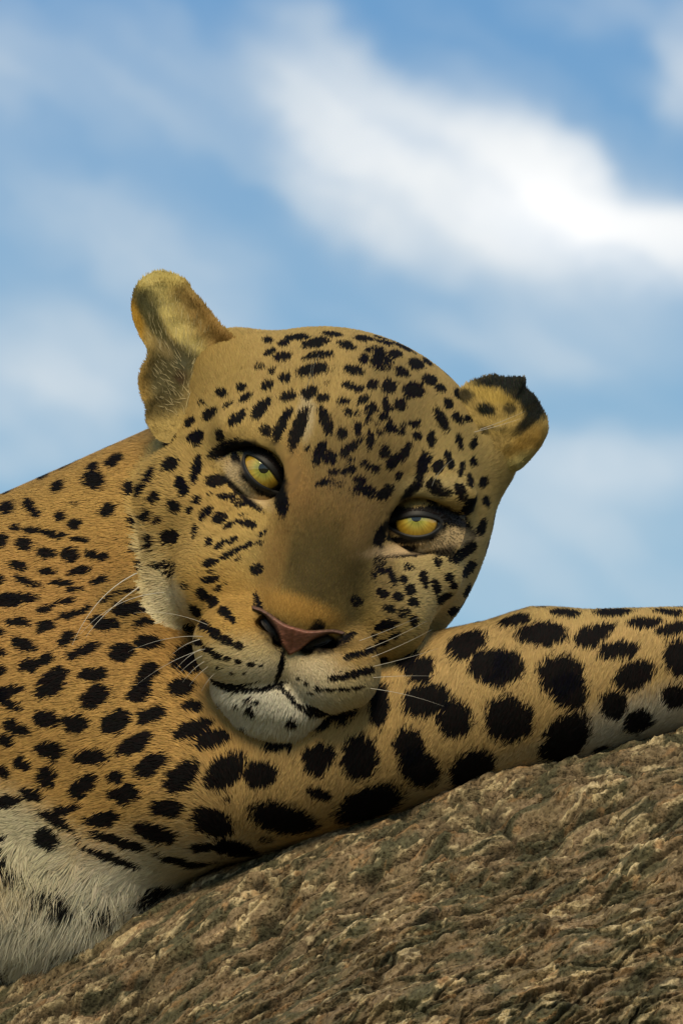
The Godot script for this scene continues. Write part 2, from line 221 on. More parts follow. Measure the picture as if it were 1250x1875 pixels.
func paint_sky() -> Image:
	# direction space, in degrees: azimuth to the right of due north, elevation above the horizon
	var far_clouds := FastNoiseLite.new()
	far_clouds.seed = 5
	far_clouds.noise_type = FastNoiseLite.TYPE_SIMPLEX_SMOOTH
	far_clouds.frequency = 1.6
	far_clouds.fractal_octaves = 4
	var w := 768
	var h := 384
	var im := Image.create_empty(w, h, false, Image.FORMAT_RGBF)
	for j in h:
		var el := (0.5 - (j + 0.5) / h) * 180.0
		for i in w:
			var az := wrapf((i + 0.5) / w * 360.0, -180.0, 180.0)   # the picture's left edge looks north
			im.set_pixel(i, j, sky_at(az, el, far_clouds))
	im.resize(4096, 2048, Image.INTERPOLATE_CUBIC)
	var c := Color()
	for j in range(2048 / 2 - 340, 2048 / 2 - 40):
		var el := (0.5 - (j + 0.5) / 2048.0) * 180.0
		for i in range(-110, 110):
			c = sky_at((i + 0.5) / 4096.0 * 360.0, el, far_clouds)
			im.set_pixel(posmod(i, 4096), j, c)
	im.convert(Image.FORMAT_RGBF)
	return im

# soft banks of cloud in that part of the sky: azimuth, elevation, half length, half width, slant, density, whiteness (degrees)
var banks := PackedFloat32Array([
	0.078, 17.580, 0.892, 0.570, -0.611, 0.700, 0.450,
	1.425, 17.060, 1.536, 0.718, -0.471, 0.930, 0.720,
	2.198, 16.688, 0.842, 0.446, -0.262, 0.970, 1.250,
	3.123, 16.316, 0.991, 0.471, -0.209, 0.900, 0.800,
	-0.287, 18.100, 0.743, 0.396, -0.698, 0.380, 0.100,
	0.078, 17.010, 0.793, 0.595, -0.873, 0.550, 0.350,
	0.904, 16.514, 1.387, 0.471, -0.384, 0.600, 0.450,
	-0.755, 17.803, 0.545, 0.595, -0.873, 0.140, 0.050,
	-2.580, 18.100, 1.635, 0.595, -0.384, 0.330, 0.050,
	-1.536, 17.902, 0.743, 0.446, -0.698, 0.160, 0.000,
	-3.202, 17.902, 0.396, 0.446, 0.000, 0.300, 0.100,
	-2.300, 16.564, 1.288, 0.446, -0.349, 0.480, 0.100,
	-1.626, 16.267, 0.793, 0.347, -0.262, 0.350, 0.100,
	-2.545, 15.474, 1.288, 0.446, -0.175, 0.500, 0.200,
	-2.899, 15.078, 1.189, 0.396, 0.087, 0.550, 0.350,
	-1.004, 15.722, 0.545, 0.347, -0.611, 0.350, 0.200,
	2.532, 14.384, 1.189, 0.322, 0.000, 0.600, 0.500,
	1.811, 13.789, 1.288, 0.421, 0.052, 0.500, 0.350,
	3.228, 17.902, 0.248, 0.644, 1.484, 0.100, 0.100,
	3.307, 17.951, 0.297, 0.545, 0.000, 0.650, 0.400,
	2.900, 18.546, 1.090, 0.198, 0.000, 0.250, 0.100,
	2.185, 15.474, 1.090, 0.347, 0.000, 0.350, 0.200,
	1.209, 15.573, 0.991, 0.248, -0.175, 0.300, 0.100,
	2.418, 13.244, 1.486, 0.297, 0.000, 0.300, 0.100,
	-2.892, 14.533, 0.991, 0.198, 0.175, 0.300, 0.200
])

func sky_at(az: float, el: float, far_clouds: FastNoiseLite) -> Color:
	if el < 0.0:
		return Color(0.30, 0.31, 0.27)
	var up := clampf((el - 9.0) / 12.0, 0.0, 1.0)
	var blue := Color(0.36, 0.565, 0.68).lerp(Color(0.085, 0.255, 0.545), pow(up, 1.25))
	blue = blue.lerp(Color(0.07, 0.20, 0.48), clampf((el - 21.0) / 60.0, 0.0, 1.0))
	var a := deg_to_rad(az)
	var e := deg_to_rad(el)
	var d := Vector3(sin(a) * cos(e), sin(e), -cos(a) * cos(e))
	var n := far_clouds.get_noise_3dv(Vector3(d.x * 2.2 + d.y, d.y * 3.0, d.z * 2.2))
	var wide := smoothstep(-0.3, 0.4, n + 0.5 * far_clouds.get_noise_3dv(Vector3(d.x * 5.0 + d.y * 3.0, d.y * 7.0, d.z * 5.0 + 9.0))) * 0.8
	var here := smoothstep(9.0, 5.0, absf(az)) * smoothstep(12.0, 7.5, absf(el - 14.0))
	var cover := 0.0
	var white := 0.0
	if here > 0.0:
		# wind-drawn: bend the lookup with slow noise so that no bank is a clean oval
		var ja := az + 0.28 * far_clouds.get_noise_2d(az * 0.35, el * 0.55) + 0.12 * far_clouds.get_noise_2d(az * 1.3 + 9.0, el * 1.7)
		var je := el + 0.22 * far_clouds.get_noise_2d(az * 0.4 + 31.0, el * 0.5)
		for k in range(0, banks.size(), 7):
			var x := ja - banks[k]
			var y := je - banks[k + 1]
			var t := banks[k + 4]
			var s := (x * cos(t) + y * sin(t)) / banks[k + 2]
			var q := (y * cos(t) - x * sin(t)) / banks[k + 3]
			var g := exp(-pow(s * s + q * q, 1.25)) * banks[k + 5]
			cover = cover + g * (1.0 - cover)
			white += (1.0 - white) * clampf(g * banks[k + 6] * 0.85, 0.0, 1.0)
		# drawn out in fibres along the wind
		var along := ja * cos(-0.55) + je * sin(-0.55)
		var over := je * cos(-0.55) - ja * sin(-0.55)
		var fibre := far_clouds.get_noise_2d(along * 0.16 + 3.0, over * 1.1)
		cover = clampf(cover * (1.0 + 0.32 * fibre) + 0.10 * fibre, 0.0, 1.0)
		wide = lerpf(wide, cover, here)
		white *= here
	var mist := Color(0.60, 0.67, 0.72).lerp(Color(0.985, 0.99, 0.99), clampf(white, 0.0, 1.0))
	return blue.lerp(mist, clampf(wide, 0.0, 1.0))

# ---------------------------------------------------------------- helpers
func put(called: String, arrays: Array, mat: Material, parent: Node, kind := "") -> MeshInstance3D:
	var m := ArrayMesh.new()
	m.add_surface_from_arrays(Mesh.PRIMITIVE_TRIANGLES, arrays)
	m.surface_set_material(0, mat)
	var o := MeshInstance3D.new()
	o.name = called
	o.mesh = m
	if kind:
		o.set_meta("kind", kind)
	parent.add_child(o, true)
	return o

func pack(v: PackedVector3Array, n: PackedVector3Array, c: PackedColorArray, idx: PackedInt32Array) -> Array:
	var a := []
	a.resize(Mesh.ARRAY_MAX)
	a[Mesh.ARRAY_VERTEX] = v
	a[Mesh.ARRAY_NORMAL] = n
	if c.size():
		a[Mesh.ARRAY_COLOR] = c
	a[Mesh.ARRAY_INDEX] = idx
	return a

func plain(rough: float, spec := 0.5) -> StandardMaterial3D:
	var m := StandardMaterial3D.new()
	m.vertex_color_use_as_albedo = true
	m.roughness = rough
	m.metallic_specular = spec
	m.cull_mode = BaseMaterial3D.CULL_DISABLED
	return m

func grid_arrays(v: PackedVector3Array, c: PackedColorArray, cols: int, rows: int, wrap := false) -> Array:
	# a sheet of cols x rows points; smooth normals from its own faces
	var idx := PackedInt32Array()
	var n := PackedVector3Array()
	n.resize(v.size())
	var last := cols if wrap else cols - 1
	for j in rows - 1:
		for i in last:
			var a := j * cols + i
			var b := j * cols + (i + 1) % cols
			var d := a + cols
			var e := b + cols
			idx.append_array(PackedInt32Array([a, d, b, b, d, e]))
			var f := (v[b] - v[a]).cross(v[d] - v[a])
			var g := (v[e] - v[b]).cross(v[d] - v[b])
			n[a] += f
			n[b] += f + g
			n[d] += f + g
			n[e] += g
	for i in n.size():
		n[i] = n[i].normalized()
	return pack(v, n, c, idx)

func turned(arrays: Array) -> Array:
	# the same sheet with its other side out
	var idx: PackedInt32Array = arrays[Mesh.ARRAY_INDEX]
	for i in range(0, idx.size(), 3):
		var t := idx[i + 1]
		idx[i + 1] = idx[i + 2]
		idx[i + 2] = t
	arrays[Mesh.ARRAY_INDEX] = idx
	var n: PackedVector3Array = arrays[Mesh.ARRAY_NORMAL]
	for i in n.size():
		n[i] = -n[i]
	arrays[Mesh.ARRAY_NORMAL] = n
	return arrays

func mix3(a: Color, b: Color, t: float) -> Color:
	return a.lerp(b, clampf(t, 0.0, 1.0))

# ---------------------------------------------------------------- ground and rock
func build_ground() -> void:
	var v := PackedVector3Array()
	var c := PackedColorArray()
	var steps := [-900.0, -300.0, -100.0, -40.0, -16.0, -8.0, -4.0, -2.0, 0.0, 2.0, 4.0, 8.0, 16.0, 40.0, 100.0, 300.0, 900.0]
	for z in steps:
		for x in steps:
			v.append(Vector3(x, 0.12 * noise.get_noise_2d(x * 0.21, z * 0.21), z))
			c.append(Color(0.17, 0.145, 0.075).lerp(Color(0.12, 0.12, 0.055), 0.5 + 0.5 * noise.get_noise_2d(x * 0.05 + 5.0, z * 0.05)))
	var o := put("ground", grid_arrays(v, c, steps.size(), steps.size()), plain(1.0, 0.2), self)
	o.set_meta("kind", "structure")
	o.set_meta("label", "dry grassy plain below the rock")

func ridge(x: float) -> float:
	# height of the line on which the foreleg lies (mm), bending up to the left
	var q := clampf(x, -190.0, 175.0)
	var X := q / 0.26 + 625.0
	var y := (937.5 - (1815.0 - 0.5944 * X + 1.651e-4 * X * X)) * 0.26
	return y + (x - q) * (0.58 if x < 0.0 else 0.17)

func spread(lo: float, hi: float, fine: float, a: float, b: float) -> PackedFloat32Array:
	# stations from a to b, fine between lo and hi and ever wider apart outside
	var left := PackedFloat32Array()
	var x := lo
	var d := fine
	while x > a:
		d *= 1.22
		x -= d
		left.append(x)
	left.reverse()
	x = lo
	while x < hi:
		left.append(x)
		x += fine
	d = fine
	while x < b:
		left.append(x)
		d *= 1.22
		x += d
	left.append(b)
	return left

func build_rock() -> void:
	var flakes := FastNoiseLite.new()
	flakes.seed = 21
	flakes.noise_type = FastNoiseLite.TYPE_CELLULAR
	flakes.cellular_return_type = FastNoiseLite.RETURN_CELL_VALUE
	flakes.cellular_jitter = 1.0
	flakes.frequency = 1.0
	flakes.fractal_type = FastNoiseLite.FRACTAL_NONE
	var edges := flakes.duplicate() as FastNoiseLite
	edges.cellular_return_type = FastNoiseLite.RETURN_DISTANCE2_SUB
	var fbm := FastNoiseLite.new()
	fbm.seed = 3
	fbm.frequency = 1.0
	fbm.fractal_octaves = 4
	var xs := spread(-178.0, 182.0, 0.55, -1500.0, 1500.0)
	var ws := spread(-12.0, 245.0, 0.62, -900.0, 3400.0)
	var v := PackedVector3Array()
	var c := PackedColorArray()
	v.resize(xs.size() * ws.size())
	c.resize(v.size())
	var k := 0
	for w in ws:
		# cross-section: nearly level behind, rounding over towards the viewer, then down to the ground
		var ang := clampf(0.22 + w / 300.0, -0.9, 1.33)
		var over := (0.22 + w / 300.0) - ang
		var drop := 300.0 * (cos(0.22) - cos(ang)) + over * 300.0 * sin(ang)
		var fwd := 300.0 * (sin(ang) - sin(0.22)) + over * 300.0 * cos(ang)
		for x in xs:
			var px := x + 3.2 * noise.get_noise_2d(x * 0.045, w * 0.06) + 0.8 * noise.get_noise_2d(x * 0.2 + 40.0, w * 0.25)
			var pw := w + 2.6 * noise.get_noise_2d(x * 0.03 + 9.0, w * 0.05) + 0.9 * noise.get_noise_2d(x * 0.13 + 70.0, w * 0.22) + 0.12 * x
			var rough := smoothstep(-5.0, 45.0, w + 25.0 * noise.get_noise_2d(x * 0.02, w * 0.02))
			var calm := smoothstep(-0.35, 0.35, noise.get_noise_2d(x * 0.022 + 30.0, w * 0.035 + 8.0))
			var cell := flakes.get_noise_2d(px / 21.0, pw / 7.5)
			var edge := edges.get_noise_2d(px / 21.0, pw / 7.5)
			var plate := flakes.get_noise_2d(px / 50.0 + 7.0, pw / 15.0 + 7.0)
			var seam := 1.0 - smoothstep(-1.0, -0.9, edges.get_noise_2d(px / 50.0 + 7.0, pw / 15.0 + 7.0))
			var cell2 := flakes.get_noise_2d(px / 8.0 + 50.0, pw / 3.4 + 50.0) * (0.35 + 0.65 * calm)
			var crackn := absf(noise.get_noise_2d(px / 60.0 + 3.0, pw / 9.0))
			var crack := (1.0 - smoothstep(0.0, 0.075, crackn)) * smoothstep(-0.45, 0.1, noise.get_noise_2d(x * 0.025 + 60.0, w * 0.04))
			var crackm := absf(noise.get_noise_2d(px / 22.0 + 80.0, pw / 6.5 + 12.0))
			crack = maxf(crack, 0.6 * (1.0 - smoothstep(0.0, 0.09, crackm)) * smoothstep(0.0, 0.4, noise.get_noise_2d(x * 0.05 + 10.0, w * 0.07)))
			var grain := fbm.get_noise_2d(px / 7.0, pw / 3.6)
			var grit := fbm.get_noise_2d(x / 1.5 + 300.0, w / 1.1)
			var big := noise.get_noise_2d(x / 75.0, w / 45.0) * 5.0 * smoothstep(0.0, 40.0, w) + noise.get_noise_2d(x / 260.0, w / 190.0) * 22.0 * smoothstep(20.0, 120.0, w) + noise.get_noise_2d(x / 26.0, pw / 14.0) * 2.6
			var hgt := big * smoothstep(-10.0, 30.0, w) + rough * (0.35 + 0.65 * calm) * (cell * 2.9 + cell2 * 1.5 - 2.0 * (1.0 - smoothstep(-1.0, -0.82, edge))) + rough * (plate * 2.6 - seam * 3.0) - crack * (0.8 + 4.2 * rough) + grain * (0.5 + 0.9 * rough) + grit * 0.28
			var nrm := Vector3(0.25 * sin(0.3), cos(ang), sin(ang)).normalized()
			v[k] = (Vector3(x, ridge(x) + 2.2 - drop, -24.0 + fwd) + nrm * hgt) * MM
			var tone := mix3(Color(0.140, 0.107, 0.060), Color(0.190, 0.138, 0.083), 0.5 + 0.9 * fbm.get_noise_2d(x / 40.0, pw / 16.0))
			tone = mix3(tone, Color(0.055, 0.057, 0.033), smoothstep(-0.05, 0.4, fbm.get_noise_2d(px / 34.0 + 20.0, pw / 15.0) + 0.12) * 0.85)
			tone = mix3(tone, Color(0.42, 0.34, 0.20), smoothstep(0.28, 0.75, cell2 * 0.7 + fbm.get_noise_2d(px / 14.0 + 80.0, pw / 5.0)) * 0.9)
			tone = mix3(tone, Color(0.30, 0.17, 0.075), smoothstep(0.25, 0.6, fbm.get_noise_2d(px / 18.0 + 7.0, pw / 8.0 + 4.0)) * 0.5)
			tone *= 1.0 + 0.2 * plate + 0.2 * cell + 0.25 * grain + 0.45 * grit
			tone = mix3(tone, Color(0.022, 0.02, 0.014), maxf(crack * 0.9, seam * 0.6 * rough))  # dirt in cracks and seams, with the relief's shade painted in
			tone *= 1.42
			tone.a = 1.0
			c[k] = tone
			k += 1
	var skin := plain(0.92, 0.3)
	var speck := NoiseTexture2D.new()
	speck.width = 1024
	speck.height = 1024
	speck.seamless = true
	speck.noise = fbm.duplicate()
	speck.noise.frequency = 0.03
	speck.noise.fractal_octaves = 6
	speck.noise.fractal_gain = 0.68
	var ramp := Gradient.new()
	ramp.offsets = PackedFloat32Array([0.22, 0.42, 0.58, 0.8])
	ramp.colors = PackedColorArray([Color(0.46, 0.44, 0.41), Color(0.8, 0.79, 0.76), Color(0.9, 0.89, 0.86), Color(1, 1, 1)])
	speck.color_ramp = ramp
	skin.albedo_texture = speck
	skin.heightmap_enabled = true
	skin.heightmap_texture = speck
	skin.heightmap_scale = 0.16
	skin.uv1_triplanar = true
	skin.uv1_scale = Vector3(11, 11, 11)
	var o := put("rock", grid_arrays(v, c, xs.size(), ws.size()), skin, self)
	o.transform = Transform3D(lean_basis, PERCH)
	o.set_meta("label", "rough weathered brown rock slope on which the leopard lies")
	o.set_meta("category", "rock")

# ---------------------------------------------------------------- the animal's shape: a field of smoothly joined forms
var f_kind := PackedInt32Array()
var f_at := PackedVector3Array()
var f_size := PackedVector3Array()     # 1 / radii, or the other end of a cone
var f_r := PackedVector3Array()        # radii at both ends and the joint's softness
var bare_head := PackedInt32Array()     # the head without its nostrils
var form_lists := [PackedInt32Array(), PackedInt32Array()]

func add_form(part: int, kind: int, at: Vector3, size: Vector3, r: Vector3) -> void:
	form_lists[part].append(f_kind.size())
	f_kind.append(kind)
	f_at.append(at)
	f_size.append(size)
	f_r.append(r)

func ellipsoid(part: int, at: Vector3, radii: Vector3, soft: float) -> void:
	add_form(part, 0, at, Vector3(1.0 / radii.x, 1.0 / radii.y, 1.0 / radii.z), Vector3(0, 0, soft))

func hollow(part: int, at: Vector3, radii: Vector3, soft: float) -> void:
	add_form(part, 2, at, Vector3(1.0 / radii.x, 1.0 / radii.y, 1.0 / radii.z), Vector3(0, 0, soft))

func cone(part: int, a: Vector3, ra: float, b: Vector3, rb: float, soft: float) -> void:
	add_form(part, 1, a, b - a, Vector3(ra, rb, soft))

func field(p: Vector3, list: PackedInt32Array) -> float:
	var d := 1e4
	for i in list:
		var e := p - f_at[i]
		var di: float
		var kind := f_kind[i]
		var r := f_r[i]
		if kind == 1:
			var b := f_size[i]
			var t := clampf(e.dot(b) / b.length_squared(), 0.0, 1.0)
			di = (e - b * t).length() - (r.x + (r.y - r.x) * t)
		else:
			var s := f_size[i]
			var e0 := e * s
			var k0 := e0.length()
			var k1 := (e0 * s).length()
			di = k0 * (k0 - 1.0) / maxf(k1, 1e-5)
		if kind == 2:
			var hs := maxf(r.z - absf(d + di), 0.0) / r.z
			d = maxf(d, -di) + hs * hs * r.z * 0.25
		elif d > 9e3:
			d = di
		else:
			var h := maxf(r.z - absf(d - di), 0.0) / r.z
			d = minf(d, di) - h * h * r.z * 0.25
	return d

func to_head(p: Vector3) -> Vector3:
	var e := p - head_o
	return Vector3(e.dot(head_x), e.dot(head_y), e.z)

func from_head(q: Vector3) -> Vector3:
	return head_o + head_x * q.x + head_y * q.y + Vector3(0, 0, q.z)

func part_field(p: Vector3, part: int) -> float:
	return field(to_head(p), form_lists[HEAD]) if part == HEAD else field(p, form_lists[BODY])

const NECK_JOINT := 4.0

func forms() -> void:
	# trunk, shoulder, foreleg, chest
	cone(BODY, Vector3(-50.7, 3.25, -85.8), 52, Vector3(-183.3, -83.85, -78), 78, 5.2)
	ellipsoid(BODY, Vector3(-279.5, -91.65, -88.4), Vector3(145.6, 104, 85.8), 31.2)
	ellipsoid(BODY, Vector3(-375.7, -102.05, -85.8), Vector3(85.8, 85.8, 85.8), 26)
	ellipsoid(BODY, Vector3(-118.3, -107.25, -39), Vector3(70.2, 66.3, 50.7), 23.4)
	cone(BODY, Vector3(-76.7, -128.05, -23.4), 45.24, Vector3(97.5, -86.45, -23.4), 38.22, 18.2)
	cone(BODY, Vector3(97.5, -86.45, -23.4), 38.22, Vector3(185.9, -73.45, -23.4), 27.56, 7.8)
	ellipsoid(BODY, Vector3(222.3, -65.65, -20.8), Vector3(33.8, 21.84, 29.9), 10.4)
	ellipsoid(BODY, Vector3(249.6, -65.65, -5.2), Vector3(13.52, 12.48, 11.44), 5.2)
	ellipsoid(BODY, Vector3(256.1, -66.95, -23.4), Vector3(13.52, 12.48, 11.44), 5.2)
	ellipsoid(BODY, Vector3(253.5, -68.25, -40.3), Vector3(13.52, 12.48, 11.44), 5.2)
	ellipsoid(BODY, Vector3(-146.9, -172.25, -36.4), Vector3(62.4, 53.3, 41.6), 28.6)
	# skull, cheeks, ruff
	ellipsoid(HEAD, Vector3(-5.2, 15.6, -59.8), Vector3(78, 65.52, 68.12), 5.2)
	ellipsoid(HEAD, Vector3(-49.4, -26, -49.4), Vector3(47.32, 44.2, 42.9), 18.2)
	ellipsoid(HEAD, Vector3(39, -15.6, -49.4), Vector3(34.84, 49.4, 42.9), 18.2)
	ellipsoid(HEAD, Vector3(-62.4, -65, -39), Vector3(20.8, 29.9, 24.7), 15.6)
	ellipsoid(HEAD, Vector3(-66.3, 42.9, -55.9), Vector3(20.8, 22.1, 18.2), 15.6)
	ellipsoid(HEAD, Vector3(63.7, 42.9, -54.6), Vector3(15.6, 20.8, 18.2), 13)
	# brow, cheekbones, nose, muzzle pads, chin
	ellipsoid(HEAD, Vector3(-36.4, 17.16, -7.8), Vector3(26, 10.4, 12.48), 15.6)
	ellipsoid(HEAD, Vector3(36.4, 17.16, -7.8), Vector3(26, 10.4, 12.48), 15.6)
	ellipsoid(HEAD, Vector3(-42.9, -23.92, -13), Vector3(24.7, 12.48, 13), 15.6)
	ellipsoid(HEAD, Vector3(42.9, -23.92, -13), Vector3(22.1, 12.48, 13), 15.6)
	cone(HEAD, Vector3(0, 20.8, -13), 26, Vector3(0, -53.3, 29.12), 21.84, 18.2)
	ellipsoid(HEAD, Vector3(-8.32, -83.72, -15.6), Vector3(30.16, 31.72, 39), 15.6)
	ellipsoid(HEAD, Vector3(-31.72, -52, -1.3), Vector3(32.5, 27.3, 26), 15.6)
	ellipsoid(HEAD, Vector3(29.64, -46.8, -2.08), Vector3(28.08, 25.48, 24.96), 15.6)
	ellipsoid(HEAD, Vector3(-21.32, -78.78, 23.92), Vector3(25.48, 21.84, 23.4), 5.2)
	ellipsoid(HEAD, Vector3(19.76, -78, 23.92), Vector3(22.88, 21.32, 23.4), 5.2)
	ellipsoid(HEAD, Vector3(-5.2, -100.36, 18.72), Vector3(27.56, 12.48, 19.24), 4.68)
	ellipsoid(HEAD, Vector3(-2.08, -108.68, 13.52), Vector3(18.72, 9.88, 16.12), 6.76)
	hollow(HEAD, Vector3(-37.7, 2.6, -6.5), Vector3(16.64, 13, 15.6), 6.76)
	hollow(HEAD, Vector3(40.04, -0.78, -6.5), Vector3(16.64, 13, 15.6), 6.76)

var body_v := PackedVector3Array()
var body_n := PackedVector3Array()
var body_g := PackedByteArray()
var body_i := PackedInt32Array()

func mesh_body() -> void:
	# surface nets over the blocks of a grid that the skin passes through
	var nx := CELLS.x + 1
	var ny := CELLS.y + 1
	var nz := CELLS.z + 1
	var values := PackedFloat32Array()
	values.resize(nx * ny * nz)
	values.fill(99.0)
	var vert := PackedInt32Array()
	vert.resize(nx * ny * nz)
	vert.fill(-1)
	var all_b: PackedInt32Array = form_lists[BODY]
	var all_h: PackedInt32Array = form_lists[HEAD]
	var side := 8
	var reach := side * CELL * 0.8661
	var active: Array[Vector3i] = []
	var one := PackedInt32Array([0])
	for bz in range(0, CELLS.z, side):
		for by in range(0, CELLS.y, side):
			for bx in range(0, CELLS.x, side):
				var mid := LOW + Vector3(bx + side * 0.5, by + side * 0.5, bz + side * 0.5) * CELL
				var hm := to_head(mid)
				var db := field(mid, all_b)
				var dh := field(hm, all_h)
				var d := minf(db, dh)
				if d > reach * 1.35 or d < -reach * 1.9 - 6.0:
					if d < 0.0:
						pass
					continue
				active.append(Vector3i(bx, by, bz))
				var lb := PackedInt32Array()
				var lh := PackedInt32Array()
				if db < d + 60.0:
					for i in all_b:
						one[0] = i
						if f_kind[i] == 2 or field(mid, one) < maxf(db, 0.0) + reach * 2.6 + f_r[i].z:
							lb.append(i)
				if dh < d + 60.0:
					for i in all_h:
						one[0] = i
						if f_kind[i] == 2 or field(hm, one) < maxf(dh, 0.0) + reach * 2.6 + f_r[i].z:
							lh.append(i)
				for z in range(bz, bz + side + 1):
					for y in range(by, by + side + 1):
						var at := (z * ny + y) * nx + bx
						for x in side + 1:
							if values[at + x] == 99.0:
								var p := LOW + Vector3(bx + x, y, z) * CELL
								var a := field(p, lb)
								var b := 1e4
								if lh.size():
									b = field(to_head(p), lh)
								var h := maxf(NECK_JOINT - absf(a - b), 0.0) / NECK_JOINT
								values[at + x] = minf(a, b) - h * h * NECK_JOINT * 0.25
	var step := PackedInt32Array([0, 1, nx, nx + 1, nx * ny, nx * ny + 1, nx * ny + nx, nx * ny + nx + 1])
	var f := PackedFloat32Array()
	f.resize(8)
	var edges := PackedInt32Array([0, 1, 2, 3, 4, 5, 6, 7, 0, 2, 1, 3, 4, 6, 5, 7, 0, 4, 1, 5, 2, 6, 3, 7])
	var cells := PackedInt32Array()
	for blk in active:
		for z in range(blk.z, blk.z + side):
			for y in range(blk.y, blk.y + side):
				var row := (z * ny + y) * nx
				for x in range(blk.x, blk.x + side):
					var at := row + x
					var neg := 0
					for k in 8:
						var q := values[at + step[k]]
						f[k] = q
						if q < 0.0:
							neg += 1
					if neg == 0 or neg == 8:
						continue
					var sum := Vector3.ZERO
					var cnt := 0
					for k in range(0, 24, 2):
						var i0 := edges[k]
						var i1 := edges[k + 1]
						var a := f[i0]
						var b := f[i1]
						if (a < 0.0) != (b < 0.0):
							var t := a / (a - b)
							var p0 := Vector3(i0 & 1, (i0 >> 1) & 1, i0 >> 2)
							sum += p0 + (Vector3(i1 & 1, (i1 >> 1) & 1, i1 >> 2) - p0) * t
							cnt += 1
					vert[at] = body_v.size()
					cells.append(at)
					body_v.append(LOW + (Vector3(x, y, z) + sum / cnt) * CELL)
					body_n.append(Vector3(f[1] + f[3] + f[5] + f[7] - f[0] - f[2] - f[4] - f[6], f[2] + f[3] + f[6] + f[7] - f[0] - f[1] - f[4] - f[5], f[4] + f[5] + f[6] + f[7] - f[0] - f[1] - f[2] - f[3]).normalized())
	var ax := PackedInt32Array([1, nx, nx * ny])
	for at in cells:
		for k in 3:
			var a := values[at]
			var b := values[at + ax[k]]
			if (a < 0.0) == (b < 0.0):
				continue
			var u := ax[(k + 1) % 3]
			var w := ax[(k + 2) % 3]
			if at - u - w < 0:
				continue
			var v0 := vert[at]
			var v1 := vert[at - u]
			var v2 := vert[at - u - w]
			var v3 := vert[at - w]
			if v1 < 0 or v2 < 0 or v3 < 0:
				continue
			if a < 0.0:
				body_i.append_array(PackedInt32Array([v0, v2, v1, v0, v3, v2]))
			else:
				body_i.append_array(PackedInt32Array([v0, v1, v2, v0, v2, v3]))
	body_g.resize(body_v.size())
	for i in body_v.size():
		var p := body_v[i]
		# the head only where it is nearer than the trunk
		var g := BODY
		if p.x > -130.0 and p.y > -125.0:
			if field(to_head(p), all_h) < field(p, all_b):
				g = HEAD
		body_g[i] = g

# ---------------------------------------------------------------- the coat's pattern, with some painted shade: marks on the skin
var mk_c := PackedVector3Array()
var mk_u := PackedVector3Array()
var mk_v := PackedVector3Array()
var mk_n := PackedVector3Array()
var mk_soft := PackedFloat32Array()
var mk_str := PackedFloat32Array()
var mk_deep := PackedFloat32Array()
var mk_col := PackedColorArray()
var pockets := [{}, {}, {}]
const POCKET := 7.0
const NONE: PackedInt32Array = []

func skin_point(x: float, y: float, part: int) -> Array:
	# where the skin of that part lies in front, and which way it faces
	var p := Vector3(x, y, 75.0)
	if part == EAR:
		return [Vector3(x, y, -38.0), Vector3(0, 0, 1)]
	for i in 90:
		var d := part_field(p, part)
		if d < 0.15:
			break
		p.z -= d * 0.8
		if p.z < -180.0:
			return []
	var e := 0.8
	var n := Vector3(part_field(p + Vector3(e, 0, 0), part) - part_field(p - Vector3(e, 0, 0), part), part_field(p + Vector3(0, e, 0), part) - part_field(p - Vector3(0, e, 0), part), part_field(p + Vector3(0, 0, e), part) - part_field(p - Vector3(0, 0, e), part)).normalized()
	return [p, n]

func mark(c: Vector3, n: Vector3, a: Vector3, b: Vector3, soft: float, strength: float, deep: float, col: Color, part: int) -> void:
	var m := a.cross(b)
	var mm := m.length_squared()
	var id := mk_c.size()
	mk_c.append(c)
	mk_u.append(b.cross(m) / mm)
	mk_v.append(m.cross(a) / mm)
	mk_n.append(n)
	mk_pick.append(0)
	mk_soft.append(soft)
	mk_str.append(strength)
	mk_deep.append(deep)
	mk_col.append(col)
	var r := 1.0 + soft + 0.25
	var rx := sqrt(a.x * a.x + b.x * b.x) * r + 0.5
	var ry := sqrt(a.y * a.y + b.y * b.y) * r + 0.5
	var box: Dictionary = pockets[part]
	for i in range(floori((c.x - rx) / POCKET), floori((c.x + rx) / POCKET) + 1):
		for j in range(floori((c.y - ry) / POCKET), floori((c.y + ry) / POCKET) + 1):
			var key := i * 4096 + j
			if not box.has(key):
				box[key] = PackedInt32Array()
			box[key].append(id)

func front_mark(x: float, y: float, ha: float, hb: float, deg: float, soft: float, strength: float, col: Color, part: int, wide := false) -> void:
	var s := skin_point(x, y, part)
	if s.is_empty():
		s = [Vector3(x, y, -150), Vector3(0, 0, 1)]
		strength = 0.0
	var n: Vector3 = s[1]
	var nz := maxf(n.z, 0.35)
	var t := deg_to_rad(deg)
	var a := Vector3(cos(t), sin(t), 0) * ha
	var b := Vector3(-sin(t), cos(t), 0) * hb
	a.z = -(n.x * a.x + n.y * a.y) / nz
	b.z = -(n.x * b.x + n.y * b.y) / nz
	if wide:
		a.z = 0.0
		b.z = 0.0
	mark(s[0], n, a, b, soft, strength, 500.0 if wide or part == EAR else maxf(ha, hb) * 0.9 + 5.0, col, part)

var eye_at := [Vector2(-41.34, 18.07), Vector2(35.88, -6.37)]
var mk_pick := PackedByteArray()       # 1: hair by hair black or not, as in a spot; 0: a shade that blends

